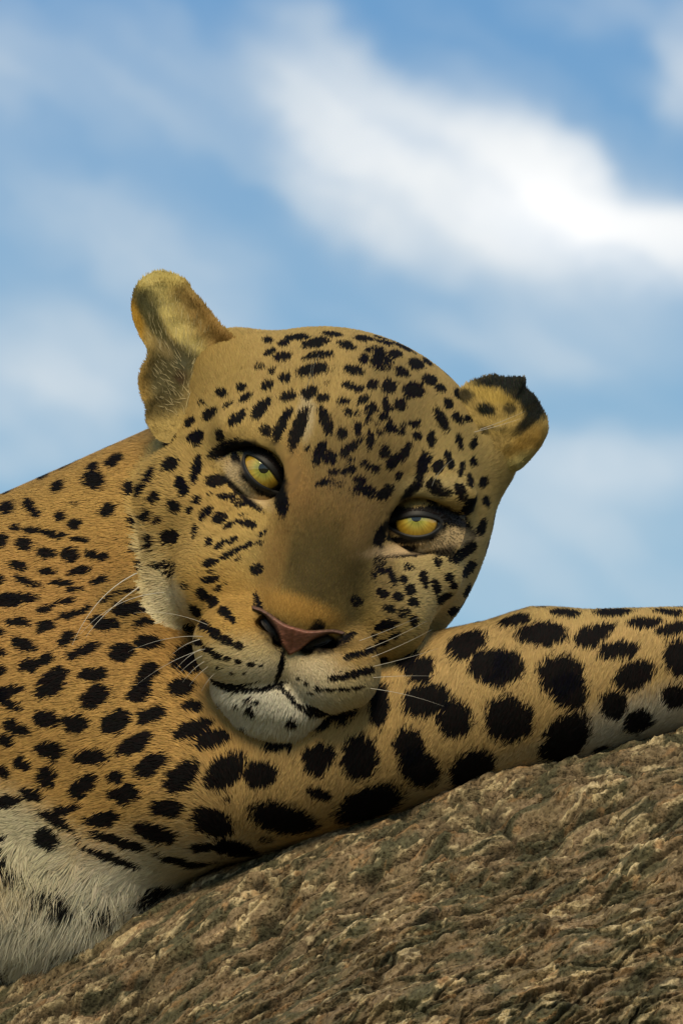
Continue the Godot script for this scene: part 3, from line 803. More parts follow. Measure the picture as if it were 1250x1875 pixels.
func lay_spots(list: PackedFloat32Array, part: int) -> void:
	var grow := 1.08 if part == HEAD else 1.13
	for k in range(0, list.size(), 6):
		var st := minf(1.0, list[k + 5])
		st = 1.0 - pow(1.0 - st, 1.5)
		var near := part == HEAD and (Vector2(list[k], list[k + 1]).distance_to(eye_at[0]) < 23.92 or Vector2(list[k], list[k + 1]).distance_to(eye_at[1]) < 23.92)
		var black := Color(0.007, 0.007, 0.0085)
		front_mark(list[k], list[k + 1], list[k + 2] * grow, list[k + 3] * grow, list[k + 4], 0.25, st, black, part, near)
		mk_pick[mk_pick.size() - 1] = 1

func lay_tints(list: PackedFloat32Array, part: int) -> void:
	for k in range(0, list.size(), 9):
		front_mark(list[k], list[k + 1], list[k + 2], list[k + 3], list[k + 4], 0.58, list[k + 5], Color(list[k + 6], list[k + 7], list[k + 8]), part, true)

func hidden_spots() -> void:
	# spots on the flank, the nape and the far side, where the photograph shows none
	var kept: Array[Vector3] = []
	for k in 5200:
		var i := rng.randi_range(0, body_v.size() - 1)
		var p := body_v[i]
		var n := body_n[i]
		if n.z > 0.12 and p.x > -166.0 and p.x < 166.0:
			continue
		var close := false
		for q in kept:
			if q.distance_squared_to(p) < 150.0:
				close = true
				break
		if close:
			continue
		kept.append(p)
		var a := n.cross(Vector3(0.3, 1, 0.2)).normalized()
		var b := n.cross(a)
		mark(p, n, a * rng.randf_range(3.6, 5.6), b * rng.randf_range(2.6, 4.2), 0.2, 1.0, 6.0, Color(0.007, 0.007, 0.0085), body_g[i])

func coat(p: Vector3, part: int, hair := false) -> Color:
	var col := Color(0.44, 0.265, 0.085)
	if part == HEAD:
		col = Color(0.40, 0.275, 0.09)
	elif part == EAR:
		col = Color(0.40, 0.29, 0.10)
	var l: PackedInt32Array = pockets[part].get(floori(p.x / POCKET) * 4096 + floori(p.y / POCKET), NONE)
	if l.is_empty():
		return col
	var fleck := 1.0 + 0.16 * noise.get_noise_3d(p.x * 0.9 + 90.0, p.y * 0.9, p.z * 0.9) + 0.16 * noise.get_noise_3d(p.x * 0.21, p.y * 0.21 + 70.0, p.z * 0.21)
	col = Color(col.r * fleck, col.g * fleck, col.b * fleck)
	var wob := 0.09 * noise.get_noise_3d(p.x * 0.33, p.y * 0.33, p.z * 0.33) + 0.10 * noise.get_noise_3d(p.x * 0.9, p.y * 0.9, p.z * 0.9)
	for id in l:
		var d := p - mk_c[id]
		if absf(d.dot(mk_n[id])) > mk_deep[id]:
			continue
		var s := d.dot(mk_u[id])
		var t := d.dot(mk_v[id])
		var soft := mk_soft[id]
		var r := sqrt(s * s + t * t) + wob
		if r > 1.0 + soft:
			continue
		var cov := mk_str[id] * smoothstep(1.0 + soft, 1.0 - soft, r)
		if mk_pick[id] == 0:
			cov *= clampf(1.0 + (fleck - 1.0) * 0.35, 0.0, 1.0)
		elif hair:
			cov = 0.99 if rng.randf() < cov * 1.25 - 0.12 else 0.0
		col = col.lerp(mk_col[id], cov)
	return col

# ---------------------------------------------------------------- fur
var nose_root := Vector3.ZERO
var fur_v := [PackedVector3Array(), PackedVector3Array(), PackedVector3Array(), PackedVector3Array(), PackedVector3Array(), PackedVector3Array()]
var fur_n := [PackedVector3Array(), PackedVector3Array(), PackedVector3Array(), PackedVector3Array(), PackedVector3Array(), PackedVector3Array()]
var fur_c := [PackedColorArray(), PackedColorArray(), PackedColorArray(), PackedColorArray(), PackedColorArray(), PackedColorArray()]
enum {FACE, NECK, FORELEG, CHEST, EAR_FUR, EAR_FUR_2}

func strand(to: int, p: Vector3, n: Vector3, flow: Vector3, length: float, width: float, lift: float, col: Color) -> void:
	# one hair: a thin blade of three faces that rises from the skin and bends along the coat
	var dir := (flow * cos(lift) + n * sin(lift)).normalized()
	var end := (flow * cos(lift * 0.35) + n * sin(lift * 0.35)).normalized()
	var side := n.cross(dir).normalized() * width * 0.5
	var mid := p + dir * length * 0.5
	var tip := mid + end * length * 0.5
	var root := p - n * 0.3
	var nn := (n + dir.cross(side).normalized() * 0.25 + flow * rng.randf_range(-0.22, 0.22)).normalized()
	var V: PackedVector3Array = fur_v[to]
	V.append((root - side) * MM)
	V.append((root + side) * MM)
	V.append((mid - side * 0.85) * MM)
	V.append((mid + side * 0.85) * MM)
	V.append(tip * MM)
	var N: PackedVector3Array = fur_n[to]
	var C: PackedColorArray = fur_c[to]
	for k in 5:
		N.append(nn)
		C.append(col)

func fur_flow(p: Vector3, n: Vector3, part: int, q: Vector3, chest: float) -> Vector3:
	var f: Vector3
	if part == HEAD:
		f = (p - nose_root).normalized()
		f -= head_y * 0.45 * smoothstep(39, 78, absf(q.x)) * smoothstep(15.6, -15.6, q.y)
	else:
		var arm := smoothstep(-109.2, -15.6, p.x) * smoothstep(0, -78, p.y)
		f = Vector3(-0.9, -0.3, -0.2).lerp(Vector3(0.35, 0.9, 0.1), arm)
		f = f.lerp(Vector3(-0.25, -0.85, 0.25), chest)
	f -= n * f.dot(n)
	return f.normalized() if f.length_squared() > 1e-6 else n.cross(Vector3.RIGHT).normalized()

func grow_fur() -> void:
	var eye_l := Vector3(-37.96, 2.6, 0)
	var eye_r := Vector3(41.08, -1.04, 0)
	for t in range(0, body_i.size(), 3):
		var i0 := body_i[t]
		var a := body_v[i0]
		var b := body_v[body_i[t + 1]]
		var c := body_v[body_i[t + 2]]
		var n0 := body_n[i0]
		var area := (b - a).cross(c - a).length() * 0.5
		var part := body_g[i0]
		var seen := n0.z > -0.3 and absf(a.x) < 185.0
		var density := 3.7 if seen else 0.4
		if part == HEAD and seen:
			density = 3.9
		var want := area * density
		var count := int(want) + (1 if rng.randf() < want - int(want) else 0)
		for k in count:
			var u := rng.randf()
			var w := rng.randf()
			if u + w > 1.0:
				u = 1.0 - u
				w = 1.0 - w
			var p := a + (b - a) * u + (c - a) * w
			var n := (n0 * (1.0 - u - w) + body_n[body_i[t + 1]] * u + body_n[body_i[t + 2]] * w).normalized()
			var q := Vector3.ZERO
			var length := 6.5
			var width := 0.5
			var lift := 0.3
			var chest := 0.0
			var to := FORELEG
			if part == HEAD:
				q = to_head(p)
				var e := q - (eye_l if q.x < 0.0 else eye_r)
				var near_eye := Vector2(e.x, e.y).length()
				if q.z > -26.0 and Vector2(e.x, e.y * 1.3).length() < 19.24:
					continue
				if in_nose(q) > 0.3:
					continue
				var far := (p - nose_root).length()
				length = lerpf(1.8, 4.2, smoothstep(16.0, 75.0, far))
				length += 6.0 * smoothstep(-59.8, -80.6, q.x) * smoothstep(-23.4, -49.4, q.y)
				length += 4.0 * smoothstep(-67.6, -89.7, q.x) * smoothstep(28.6, 0, q.y) * smoothstep(-49.4, -23.4, q.y)
				length += 3.5 * smoothstep(-96.2, -111.8, q.y)
				length = minf(length, 1.2 + 0.12 * maxf(near_eye - 15.6, 0.0) * 1.6) if q.z > -26.0 and near_eye < 33.8 else length
				width = 0.4
				lift = 0.26
				to = FACE
			else:
				var line := (391.3 - 243.75) + 0.36 * (p.x + 162.5)
				chest = smoothstep(-5.0, 14.0, -p.y - line) * smoothstep(-39, -85.8, p.x)
				if chest > 0.5:
					to = CHEST
				elif p.x < -85.8 or p.y > -44.2:
					to = NECK
				length = lerpf(5.5, 16.0, chest)
				width = lerpf(0.42, 0.5, chest)
				lift = lerpf(0.3, 0.42, chest)
				if to == NECK:
					length = 5.5
					lift = 0.22
			if not seen:
				width *= 2.4
			var clump := Vector3(noise.get_noise_3d(p.x * 0.11, p.y * 0.11, p.z * 0.11), noise.get_noise_3d(p.x * 0.11 + 50.0, p.y * 0.11, p.z * 0.11), noise.get_noise_3d(p.x * 0.11, p.y * 0.11 + 50.0, p.z * 0.11))
			var flow := fur_flow(p, n, part, q, chest)
			flow = (flow + clump * (0.35 + 0.35 * chest) + Vector3(rng.randf_range(-0.22, 0.22), rng.randf_range(-0.22, 0.22), rng.randf_range(-0.22, 0.22))).normalized()
			flow = (flow - n * flow.dot(n)).normalized()
			var col := coat(p, part, true)
			var tone := rng.randf_range(0.84, 1.15)
			col = Color(col.r * tone, col.g * tone * rng.randf_range(0.96, 1.04), col.b * tone)
			strand(to, p - BASE, n, flow, length * rng.randf_range(0.7, 1.2), width, lift * rng.randf_range(0.6, 1.35), col)

func comb(to: int, called: String, parent: Node, mat: Material) -> void:
	var V: PackedVector3Array = fur_v[to]
	var idx := PackedInt32Array()
	var hairs := V.size() / 5
	idx.resize(hairs * 9)
	var w := 0
	for h in hairs:
		var s := h * 5
		for o in [0, 1, 2, 1, 3, 2, 2, 3, 4]:
			idx[w] = s + o
			w += 1
	put(called, pack(V, fur_n[to], fur_c[to], idx), mat, parent, "stuff")

# ---------------------------------------------------------------- face parts
func nose_lines(q: Vector3) -> Vector4:
	# distance from the nose's middle line, upper edge, nostril's middle line, nostril's half height (head frame)
	var x := absf(q.x + 1.8 + (q.y + 62.4) * 0.03)
	var top := -62.66 + 4.2 * smoothstep(3.0, 20.0, x)
	var slit := -61.62 - (21.5 - x) * 0.74 + 1.6 * sin(clampf(x / 22.0, 0.0, 1.0) * PI)
	var half := 3.1 * smoothstep(2.5, 10.0, x) * smoothstep(24.0, 14.0, x)
	return Vector4(x, top, slit, half)

func in_nose(q: Vector3) -> float:
	# 1 inside the bare nose leather, falling to 0 at its edge (head frame)
	if q.z < 15.0:
		return 0.0
	var l := nose_lines(q)
	return smoothstep(0.0, 1.8, l.y - q.y) * smoothstep(-1.2, 0.9, q.y - (l.z - l.w)) * smoothstep(24.0, 22.0, l.x)

func build_nose(cat: Node) -> void:
	var v := PackedVector3Array()
	var c := PackedColorArray()
	var cols := 75
	var rows := 53
	for j in rows:
		for i in cols:
			var q := Vector3(-28.5 + i * 0.75, -54.08 - j * 0.56, 30.0)
			var m := in_nose(q)
			var top := skin_on_head(q.x, q.y)
			var l := nose_lines(q)
			var x := l.x
			# nostrils: commas that open to the side and run down to the middle
			var hole := smoothstep(1.15, 0.6, absf(q.y - l.z) / maxf(l.w, 0.05)) * smoothstep(3.0, 6.0, x)
			var lower := smoothstep(l.z + 0.8, l.z - 1.2, q.y)
			var groove := smoothstep(1.3, 0.2, x)
			var z := top + 2.4 * m - 14.0 * (1.0 - m) * smoothstep(l.z + 1.0, l.z - 1.0, q.y) - 1.5 * (1.0 - m) - 7.0 * hole - 0.6 * groove * m + 0.16 * noise.get_noise_2d(q.x * 0.9, q.y * 0.9) + 0.12 * noise.get_noise_2d(q.x * 2.2 + 20.0, q.y * 2.2)
			v.append((from_head(Vector3(q.x, q.y, z)) - BASE) * MM)
			var col := Color(0.215, 0.085, 0.056).lerp(Color(0.13, 0.068, 0.045), smoothstep(3.0, 16.0, x))
			col = col.lerp(Color(0.05, 0.04, 0.028), 1.0 - smoothstep(0.15, 0.9, m))
			col = col.lerp(Color(0.012, 0.01, 0.009), maxf(hole, lower))
			col *= 1.0 + 0.3 * noise.get_noise_2d(q.x * 1.3, q.y * 1.3) + 0.25 * noise.get_noise_2d(q.x * 0.4, q.y * 0.4 + 9.0)
			col.a = 1.0
			c.append(col)
	put("nose", turned(grid_arrays(v, c, cols, rows)), plain(0.5, 0.45), cat)

func skin_on_head(a: float, b: float) -> float:
	var q := Vector3(a, b, 70.0)
	for i in 60:
		var d := field(q, bare_head)
		if d < 0.1:
			break
		q.z -= d * 0.8
	return q.z

func build_eye(cat: Node, at: Vector3, tilt: float, long: float, up: float, down: float, look: Vector2, inner: float) -> void:
	# at: centre of the eyeball; tilt: of the slit; look: where iris and pupil sit; inner: side of the tear duct
	var ball := 11.96
	var root := Node3D.new()
	root.name = "eye"
	cat.add_child(root, true)
	root.position = (at - BASE) * MM
	# eyeball: sclera, a ring, the iris with its streaks
	var gaze := Vector3(look.x, look.y, sqrt(maxf(ball * ball - look.length_squared(), 1.0))).normalized()
	var gx := Vector3.UP.cross(gaze).normalized()
	var gy := gaze.cross(gx)
	var v := PackedVector3Array()
	var c := PackedColorArray()
	var cols := 64
	var rows := 40
	for j in rows:
		var th := pow(j / float(rows - 1), 1.2) * 2.2
		for i in cols:
			var ph := TAU * i / cols
			v.append((gaze * cos(th) + (gx * cos(ph) + gy * sin(ph)) * sin(th)) * ball * MM)
			var rr := th / 0.98
			var streak := noise.get_noise_3d(cos(ph) * 7.0, sin(ph) * 7.0, rr * 1.5)
			var col := Color(0.40, 0.245, 0.03).lerp(Color(0.42, 0.37, 0.075), smoothstep(0.75, 0.3, rr) )
			col = col.lerp(Color(0.22, 0.23, 0.04), smoothstep(0.48, 0.26, rr) * 0.8)
			col *= 1.0 + 0.35 * streak
			col = col.lerp(Color(0.03, 0.02, 0.012), smoothstep(0.90, 1.04, rr))
			col.a = 1.0
			c.append(col)
	var wet := plain(0.07, 0.5)
	wet.clearcoat_enabled = true
	wet.clearcoat = 0.6
	wet.clearcoat_roughness = 0.03
	put("iris", turned(grid_arrays(v, c, cols, rows, true)), wet, root)
	v = PackedVector3Array()
	c = PackedColorArray()
	for j in 8:
		for i in 32:
			var th := 0.21 * j / 7.0
			var ph := TAU * i / 32
			v.append((gaze * cos(th) + (gx * cos(ph) + gy * sin(ph)) * sin(th)) * (ball + 0.06) * MM)
			c.append(Color(0.008, 0.009, 0.006))
	put("pupil", turned(grid_arrays(v, c, 32, 8, true)), wet, root)
	# lids: skin drawn over the ball round an almond slit, black at the rim
	v = PackedVector3Array()
	c = PackedColorArray()
	var ux := Vector2(cos(tilt), sin(tilt))
	var uy := Vector2(-sin(tilt), cos(tilt))
	cols = 72
	rows = 26
	for j in rows:
		var t := j / float(rows - 1)
		for i in cols:
			var ph := TAU * i / cols
			var sn := sin(ph)
			var cs := cos(ph)
			var rx := long * (1.0 + 0.32 * maxf(0.0, cs * inner) * (1.0 - absf(sn)))
			var almond := Vector2(cs * rx, signf(sn) * pow(absf(sn), 1.15) * (up if sn > 0.0 else down))
			var outer := Vector2(cs, sn) * 23.4
			var p2 := almond.lerp(outer, t)
			var w := ux * p2.x + uy * p2.y
			var rho := w.length()
			var rl := ball + 0.2 + 0.7 * smoothstep(0.0, 0.06, t)
			var lim := rl * 0.80
			var z := sqrt(rl * rl - minf(rho, lim) * minf(rho, lim)) - maxf(0.0, rho - lim) * 0.55
			z -= 0.8 * (1.0 - smoothstep(0.0, 0.05, t))
			var local := Vector3(w.x, w.y, z)
			var p := at + local
			var skin := coat(p, HEAD)
			var rim := smoothstep(0.20, 0.11, t)
			if sn > 0.0:
				rim = smoothstep(0.27, 0.17, t)
			skin = skin.lerp(Color(0.014, 0.012, 0.012), rim)
			v.append(local * MM)
			c.append(skin)
			# short hair on the lids
			if t > 0.12:
				for k in 9:
					var jit := Vector3(rng.randf_range(-1, 1), rng.randf_range(-1, 1), 0) * 0.7
					var nn := (local.normalized() + Vector3(0, 0, 0.3)).normalized()
					var fl := Vector3(w.x, w.y, 0).normalized() + Vector3(rng.randf_range(-0.3, 0.3), rng.randf_range(-0.3, 0.3), 0)
					fl = (fl - nn * fl.dot(nn)).normalized()
					var col := coat(p + jit, HEAD, true).lerp(Color(0.014, 0.012, 0.012), rim) * rng.randf_range(0.8, 1.2)
					col.a = 1.0
					strand(FACE, p + jit - BASE, nn, fl, rng.randf_range(0.9, 1.6), 0.34, 0.2, col)
	put("eyelid", turned(grid_arrays(v, c, cols, rows, true)), plain(0.55, 0.4), root)

func build_ear(cat: Node, outline: Array, middle: Vector2, depth: float, cup: float, tilt: Vector2, to: int, hair: float) -> void:
	# a shell: front and back meet at the rim; cup > 0 hollows the front, cup < 0 bulges it
	var loop: Array[Vector2] = []
	var m := outline.size()
	for i in m:
		for s in 5:
			var t := s / 5.0
			loop.append((outline[i] as Vector2).cubic_interpolate(outline[(i + 1) % m], outline[(i + m - 1) % m], outline[(i + 2) % m], t))
	var cols := loop.size()
	var rows := 17
	var shells := [PackedVector3Array(), PackedVector3Array()]
	var tints := [PackedColorArray(), PackedColorArray()]
	for side in 2:
		for j in rows:
			var r := j / float(rows - 1)
			for i in cols:
				var p2 := middle.lerp(loop[i], r)
				var z := depth + (p2 - middle).dot(tilt)
				z -= cup * (1.0 - pow(r, 2.4))
				z -= 2.2 * smoothstep(0.86, 1.0, r) * (1.0 - side)
				if side == 1:
					z -= 2.2 + 12.0 * (1.0 - r * r) if cup > 0.0 else 2.2 + (14.0 - cup) * (1.0 - r * r)
				z += 0.8 * noise.get_noise_2d(p2.x * 0.1, p2.y * 0.1)
				var p := Vector3(p2.x, p2.y, z)
				shells[side].append(p * MM - BASE * MM)
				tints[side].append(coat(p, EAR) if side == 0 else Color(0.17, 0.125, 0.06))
	var root := Node3D.new()
	root.name = "ear"
	cat.add_child(root, true)
	var front := grid_arrays(shells[0], tints[0], cols, rows, true)
	var back := grid_arrays(shells[1], tints[1], cols, rows, true)
	var fn: PackedVector3Array = front[Mesh.ARRAY_NORMAL]
	if fn[cols * 8].z < 0.0:
		front = turned(front)
		fn = front[Mesh.ARRAY_NORMAL]
	else:
		back = turned(back)
	put("inner_ear", front, plain(0.8, 0.3), root)
	put("back_of_ear", back, plain(0.8, 0.3), root)
	for side in 2:
		var V: PackedVector3Array = shells[side]
		for j in rows - 1:
			for i in cols:
				var a := V[j * cols + i]
				var b := V[j * cols + (i + 1) % cols]
				var d := V[(j + 1) * cols + i]
				var area := (b - a).cross(d - a).length() * 1e6
				var want := area * (3.6 if side == 0 else 1.4)
				var count := int(want) + (1 if rng.randf() < want - int(want) else 0)
				for k in count:
					var p := (a + (b - a) * rng.randf() + (d - a) * rng.randf()) * 1000.0
					var n := fn[j * cols + i] * (1.0 if side == 0 else -1.0)
					var away := Vector3(p.x + BASE.x - middle.x, p.y + BASE.y - middle.y, 0).normalized()
					var f := away * 0.6 + Vector3(-0.1, 0.9, 0.15) + Vector3(rng.randf_range(-0.3, 0.3), rng.randf_range(-0.3, 0.3), rng.randf_range(-0.3, 0.3))
					f = (f - n * f.dot(n)).normalized()
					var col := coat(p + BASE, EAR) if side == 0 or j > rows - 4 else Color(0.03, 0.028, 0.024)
					col *= rng.randf_range(0.75, 1.25)
					col.a = 1.0
					var reach := 1.0
					if to == EAR_FUR and side == 0 and j < 11 and rng.randf() < 0.05:
						reach = 2.6
						col = col.lerp(Color(0.55, 0.46, 0.25), 0.5)
					elif j > 13:
						reach = 0.7
					strand(to, p, n, f, reach * hair * rng.randf_range(0.6, 1.2), 0.36, 0.28, col)
	comb(to, "fur", root, fur_material)

func whisker(cat: Node, a: Vector3, b: Vector3, c: Vector3, r: float) -> void:
	var v := PackedVector3Array()
	var col := PackedColorArray()
	var n := 22
	for j in n:
		var t := j / float(n - 1)
		var p := a.lerp(b, t).lerp(b.lerp(c, t), t)
		var dir := ((b - a).lerp(c - b, t)).normalized()
		var s1 := dir.cross(Vector3(0.2, 0.3, 1)).normalized()
		var s2 := dir.cross(s1)
		for i in 5:
			var ph := TAU * i / 5.0
			v.append((p + (s1 * cos(ph) + s2 * sin(ph)) * r * (1.0 - 0.85 * t) - BASE) * MM)
			col.append(Color(0.55, 0.51, 0.42))
	put("whisker", grid_arrays(v, col, 5, n, true), whisker_material, cat)

var fur_material: StandardMaterial3D
var whisker_material: StandardMaterial3D

func build_leopard() -> void:
	fur_material = plain(0.7, 0.12)
	whisker_material = plain(0.4, 0.4)
	var cat := Node3D.new()
	cat.name = "leopard"
	add_child(cat)
	cat.transform = Transform3D(lean_basis, PERCH + lean_basis * (BASE * MM))
	cat.set_meta("label", "spotted leopard lying on the rock with its chin on its foreleg")
	cat.set_meta("category", "leopard")
	forms()
	bare_head = form_lists[HEAD].duplicate()
	hollow(HEAD, Vector3(-13.52, -66.04, 41.6), Vector3(7.28, 3.38, 11.96), 1.3)
	hollow(HEAD, Vector3(11.96, -66.04, 41.6), Vector3(7.28, 3.38, 11.96), 1.3)
	hollow(HEAD, Vector3(-7.28, -71.76, 41.6), Vector3(3.64, 3.38, 10.4), 1.3)
	hollow(HEAD, Vector3(5.2, -71.76, 41.6), Vector3(3.64, 3.38, 10.4), 1.3)
	nose_root = from_head(Vector3(0, -58.5, 31.2))
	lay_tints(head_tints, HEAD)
	lay_tints(body_tints, BODY)
	lay_spots(crown_spots, HEAD)
	lay_spots(face_spots, HEAD)
	lay_tints(lid_tints, HEAD)
	lay_spots(neck_spots_and_shade, BODY)
	lay_spots(foreleg_spots_and_shade, BODY)
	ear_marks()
	mesh_body()
	hidden_spots()
	var v := PackedVector3Array()
	var c := PackedColorArray()
	v.resize(body_v.size())
	c.resize(body_v.size())
	for i in v.size():
		v[i] = (body_v[i] - BASE) * MM
		var col := coat(body_v[i], body_g[i]) * 0.8
		col.a = 1.0
		c[i] = col
	put("body", pack(v, body_n, c, body_i), plain(0.8, 0.2), cat)
	grow_fur()
	build_eye(cat, from_head(Vector3(-37.7, 2.6, -8.84)), -0.78, 10.4, 2.34, 4.68, Vector2(0.7, 1.6), 1.0)
	build_eye(cat, from_head(Vector3(39.78, -1.04, -8.84)), 0.02, 10.4, 2.6, 5.2, Vector2(-0.4, 3.4), -1.0)
	build_nose(cat)
	build_ear(cat, [Vector2(-40.3, 74.75), Vector2(-48.1, 81.25), Vector2(-53.3, 85.67), Vector2(-59.02, 91.65), Vector2(-65.78, 100.23), Vector2(-70.98, 105.95), Vector2(-74.62, 111.67), Vector2(-79.82, 114.53), Vector2(-86.58, 116.09), Vector2(-93.34, 114.27), Vector2(-98.54, 109.07), Vector2(-100.88, 100.75), Vector2(-100.1, 92.43), Vector2(-96.98, 84.63), Vector2(-93.86, 79.43), Vector2(-93.34, 74.75), Vector2(-96.2, 69.03), Vector2(-97.5, 63.05), Vector2(-96.46, 56.55), Vector2(-93.86, 50.05), Vector2(-93.34, 42.25), Vector2(-84.5, 33.15), Vector2(-63.7, 38.35), Vector2(-42.9, 56.55)], Vector2(-75.4, 72.15), -34.0, 9.0, Vector2(-0.2, -0.05), EAR_FUR, 2.3)
	build_ear(cat, [Vector2(53.3, 51.35), Vector2(58.5, 60.45), Vector2(65.78, 64.35), Vector2(72.8, 66.17), Vector2(79.3, 65.13), Vector2(88.4, 65.13), Vector2(89.18, 60.19), Vector2(93.6, 56.03), Vector2(96.98, 50.05), Vector2(99.58, 44.85), Vector2(99.58, 38.35), Vector2(96.46, 31.85), Vector2(91.78, 25.87), Vector2(86.58, 20.67), Vector2(80.6, 18.07), Vector2(75.4, 14.95), Vector2(66.3, 9.75), Vector2(55.9, 20.15), Vector2(52, 35.75)], Vector2(75.4, 40.95), -42.0, -7.0, Vector2(-0.15, 0.0), EAR_FUR_2, 2.8)
	comb(FACE, "face_fur", cat, fur_material)
	comb(NECK, "neck_fur", cat, fur_material)
	comb(FORELEG, "foreleg_fur", cat, fur_material)
	comb(CHEST, "chest_fur", cat, fur_material)
	build_whiskers(cat)

func ear_marks() -> void:
	var black := Color(0.014, 0.016, 0.014)
	front_mark(-98.8, 95.55, 3.9, 19.5, 5, 0.4, 0.95, Color(0.4, 0.23, 0.035), EAR)
	front_mark(-94.9, 61.75, 4.68, 15.6, 0, 0.5, 0.7, Color(0.36, 0.215, 0.05), EAR)
	front_mark(-65, 90.35, 6.5, 18.2, 40, 0.5, 0.8, Color(0.29, 0.165, 0.05), EAR)
	front_mark(-52, 77.35, 11.7, 9.1, -30, 0.5, 0.8, Color(0.27, 0.15, 0.045), EAR)
	front_mark(-88.4, 110.63, 11.7, 6.24, 10, 0.4, 0.9, Color(0.56, 0.46, 0.15), EAR)
	front_mark(-81.38, 94.25, 26, 6.24, -57, 0.35, 1, Color(0.58, 0.48, 0.18), EAR)
	front_mark(-72.8, 92.95, 18.2, 5.2, -58, 0.5, 0.5, Color(0.42, 0.3, 0.11), EAR)
	front_mark(-91.78, 93.47, 18.2, 3.9, -60, 0.4, 0.9, Color(0.075, 0.075, 0.035), EAR)  # dark inner-ear skin here and below, with the hollow's shade painted in
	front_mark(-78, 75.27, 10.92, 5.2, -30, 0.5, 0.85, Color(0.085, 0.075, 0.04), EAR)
	front_mark(-81.9, 64.35, 12.48, 14.3, 0, 0.5, 0.85, Color(0.06, 0.062, 0.036), EAR)  # deepest part of the cup: dark skin plus painted shade
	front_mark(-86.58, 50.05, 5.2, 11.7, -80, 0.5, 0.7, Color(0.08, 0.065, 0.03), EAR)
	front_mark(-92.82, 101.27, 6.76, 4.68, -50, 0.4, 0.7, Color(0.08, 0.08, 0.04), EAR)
	front_mark(-84.5, 77.35, 6.24, 2.6, -50, 0.5, 0.6, Color(0.28, 0.21, 0.09), EAR)
	front_mark(-58.5, 56.55, 15.6, 10.4, 0, 0.5, 0.6, Color(0.32, 0.22, 0.08), EAR)
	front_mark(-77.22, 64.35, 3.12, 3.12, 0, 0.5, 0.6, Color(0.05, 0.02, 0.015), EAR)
	front_mark(79.3, 42.25, 18.2, 15.6, 0, 0.5, 0.5, Color(0.36, 0.25, 0.075), EAR)
	front_mark(88.4, 29.25, 14.3, 7.28, 40, 0.5, 0.8, Color(0.36, 0.215, 0.05), EAR)
	front_mark(81.9, 20.15, 13, 5.2, 30, 0.5, 0.8, Color(0.44, 0.38, 0.15), EAR)
	front_mark(72.8, 55.25, 11.7, 4.68, -20, 0.5, 0.8, Color(0.36, 0.25, 0.06), EAR)
	front_mark(78, 62.53, 16.12, 4.42, 0, 0.3, 1, black, EAR)
	front_mark(85.8, 57.07, 10.4, 5.2, -25, 0.3, 1, black, EAR)
	front_mark(91.78, 50.31, 8.84, 5.72, -50, 0.3, 1, black, EAR)
	front_mark(90.22, 43.55, 7.28, 3.12, 45, 0.35, 0.95, black, EAR)
	front_mark(86.06, 39.65, 5.72, 2.34, 40, 0.4, 0.7, black, EAR)
	front_mark(69.68, 48.23, 4.68, 2.86, -15, 0.3, 1, black, EAR)
	front_mark(80.86, 48.49, 3.38, 2.86, -20, 0.3, 0.85, black, EAR)
	front_mark(68.64, 37.83, 3.12, 2.34, 0, 0.3, 0.8, black, EAR)
	front_mark(75.4, 39.65, 3.64, 1.56, 0, 0.4, 0.5, black, EAR)
	front_mark(70.98, 33.15, 7.8, 3.12, 0, 0.5, 0.5, Color(0.16, 0.11, 0.045), EAR)
	front_mark(58.5, 55.25, 5.72, 3.64, -10, 0.3, 0.9, black, EAR)

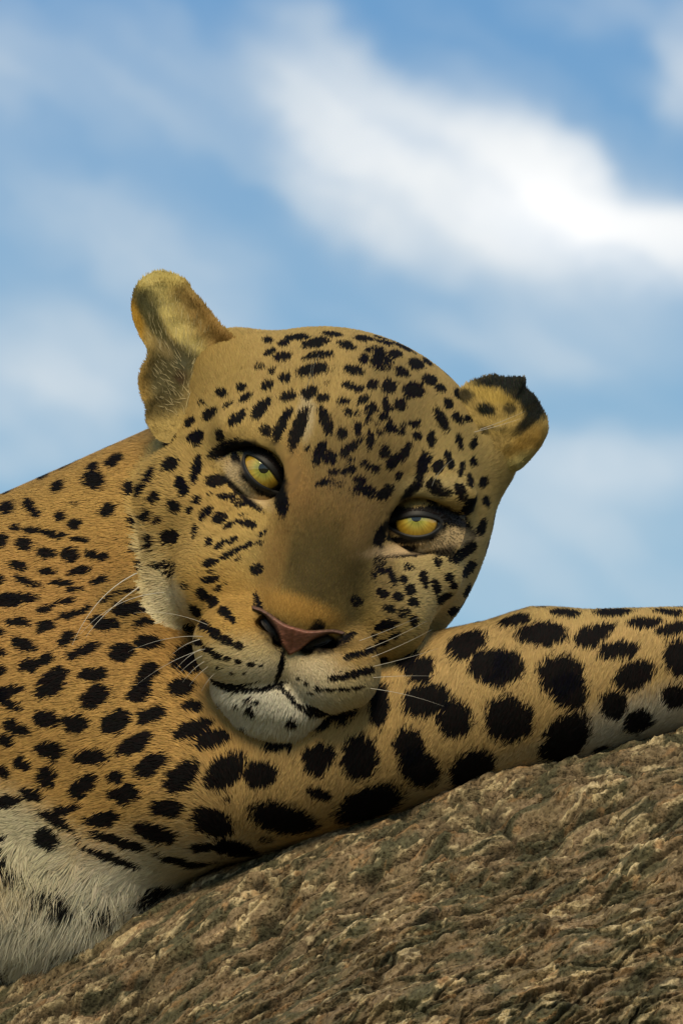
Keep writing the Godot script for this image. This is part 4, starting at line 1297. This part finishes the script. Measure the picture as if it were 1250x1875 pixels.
func build_whiskers(cat: Node) -> void:
	whisker(cat, Vector3(-97.5, -29.25, -5.2), Vector3(-117, -38.35, 7.8), Vector3(-127.4, -63.05, 15.6), 0.3)
	whisker(cat, Vector3(-96.2, -35.75, -2.6), Vector3(-113.1, -47.45, 10.4), Vector3(-120.9, -59.15, 15.6), 0.26)
	whisker(cat, Vector3(-84.5, -38.35, -2.6), Vector3(-107.9, -39.65, 10.4), Vector3(-123.5, -57.85, 18.2), 0.2)
	whisker(cat, Vector3(-60.58, -62.53, 33.8), Vector3(-70.72, -65.13, 39), Vector3(-77.74, -73.97, 33.8), 0.2)
	whisker(cat, Vector3(-58.5, -65.13, 33.8), Vector3(-69.16, -67.73, 39), Vector3(-76.7, -76.57, 33.8), 0.2)
	whisker(cat, Vector3(-59.54, -68.25, 33.8), Vector3(-68.64, -71.11, 39), Vector3(-74.62, -80.21, 33.8), 0.2)
	whisker(cat, Vector3(-55.9, -69.55, 33.8), Vector3(-65.26, -72.54, 39), Vector3(-71.5, -81.77, 33.8), 0.2)
	whisker(cat, Vector3(-61.62, -59.15, 33.8), Vector3(-72.28, -60.06, 39), Vector3(-79.82, -67.21, 33.8), 0.2)
	whisker(cat, Vector3(-53.3, -72.15, 33.8), Vector3(-61.1, -75.14, 39), Vector3(-65.78, -84.37, 33.8), 0.2)
	whisker(cat, Vector3(-58.5, -55.25, 33.8), Vector3(-78, -44.85, 49.4), Vector3(-97.5, -47.45, 44.2), 0.15)
	whisker(cat, Vector3(-59.8, -59.15, 33.8), Vector3(-79.95, -55.9, 49.4), Vector3(-100.1, -65.65, 44.2), 0.15)
	whisker(cat, Vector3(-57.2, -63.05, 33.8), Vector3(-76.7, -65.65, 49.4), Vector3(-96.2, -81.25, 44.2), 0.15)
	whisker(cat, Vector3(3.9, -66.95, 35.1), Vector3(19.5, -62.53, 39), Vector3(40.3, -51.35, 28.6), 0.15)
	whisker(cat, Vector3(6.5, -70.85, 35.1), Vector3(23.4, -65.65, 39), Vector3(42.9, -55.25, 28.6), 0.15)
	whisker(cat, Vector3(3.9, -75.01, 35.1), Vector3(24.7, -70.85, 39), Vector3(45.5, -64.35, 28.6), 0.15)
	whisker(cat, Vector3(7.8, -78.65, 35.1), Vector3(24.7, -76.57, 39), Vector3(42.9, -77.35, 28.6), 0.15)
	whisker(cat, Vector3(1.3, -63.05, 35.1), Vector3(16.9, -57.85, 39), Vector3(36.4, -49.53, 28.6), 0.15)
	whisker(cat, Vector3(9.1, -82.55, 35.1), Vector3(29.9, -84.37, 39), Vector3(48.1, -91.65, 28.6), 0.15)
	whisker(cat, Vector3(-13, 60.45, 5.2), Vector3(-15.34, 66.95, 15.6), Vector3(-10.4, 74.75, 18.2), 0.16)
	whisker(cat, Vector3(-16.9, 57.85, 5.2), Vector3(-14.3, 64.35, 15.6), Vector3(-13.78, 73.45, 18.2), 0.16)
	whisker(cat, Vector3(42.9, 12.35, 5.2), Vector3(45.5, 20.15, 13), Vector3(53.3, 25.35, 15.6), 0.16)
	whisker(cat, Vector3(66.3, 39.65, -23.4), Vector3(76.7, 43.03, -15.6), Vector3(87.62, 48.23, -13), 0.16)
	whisker(cat, Vector3(63.7, 38.35, -23.4), Vector3(76.7, 41.47, -15.6), Vector3(85.8, 44.85, -13), 0.16)
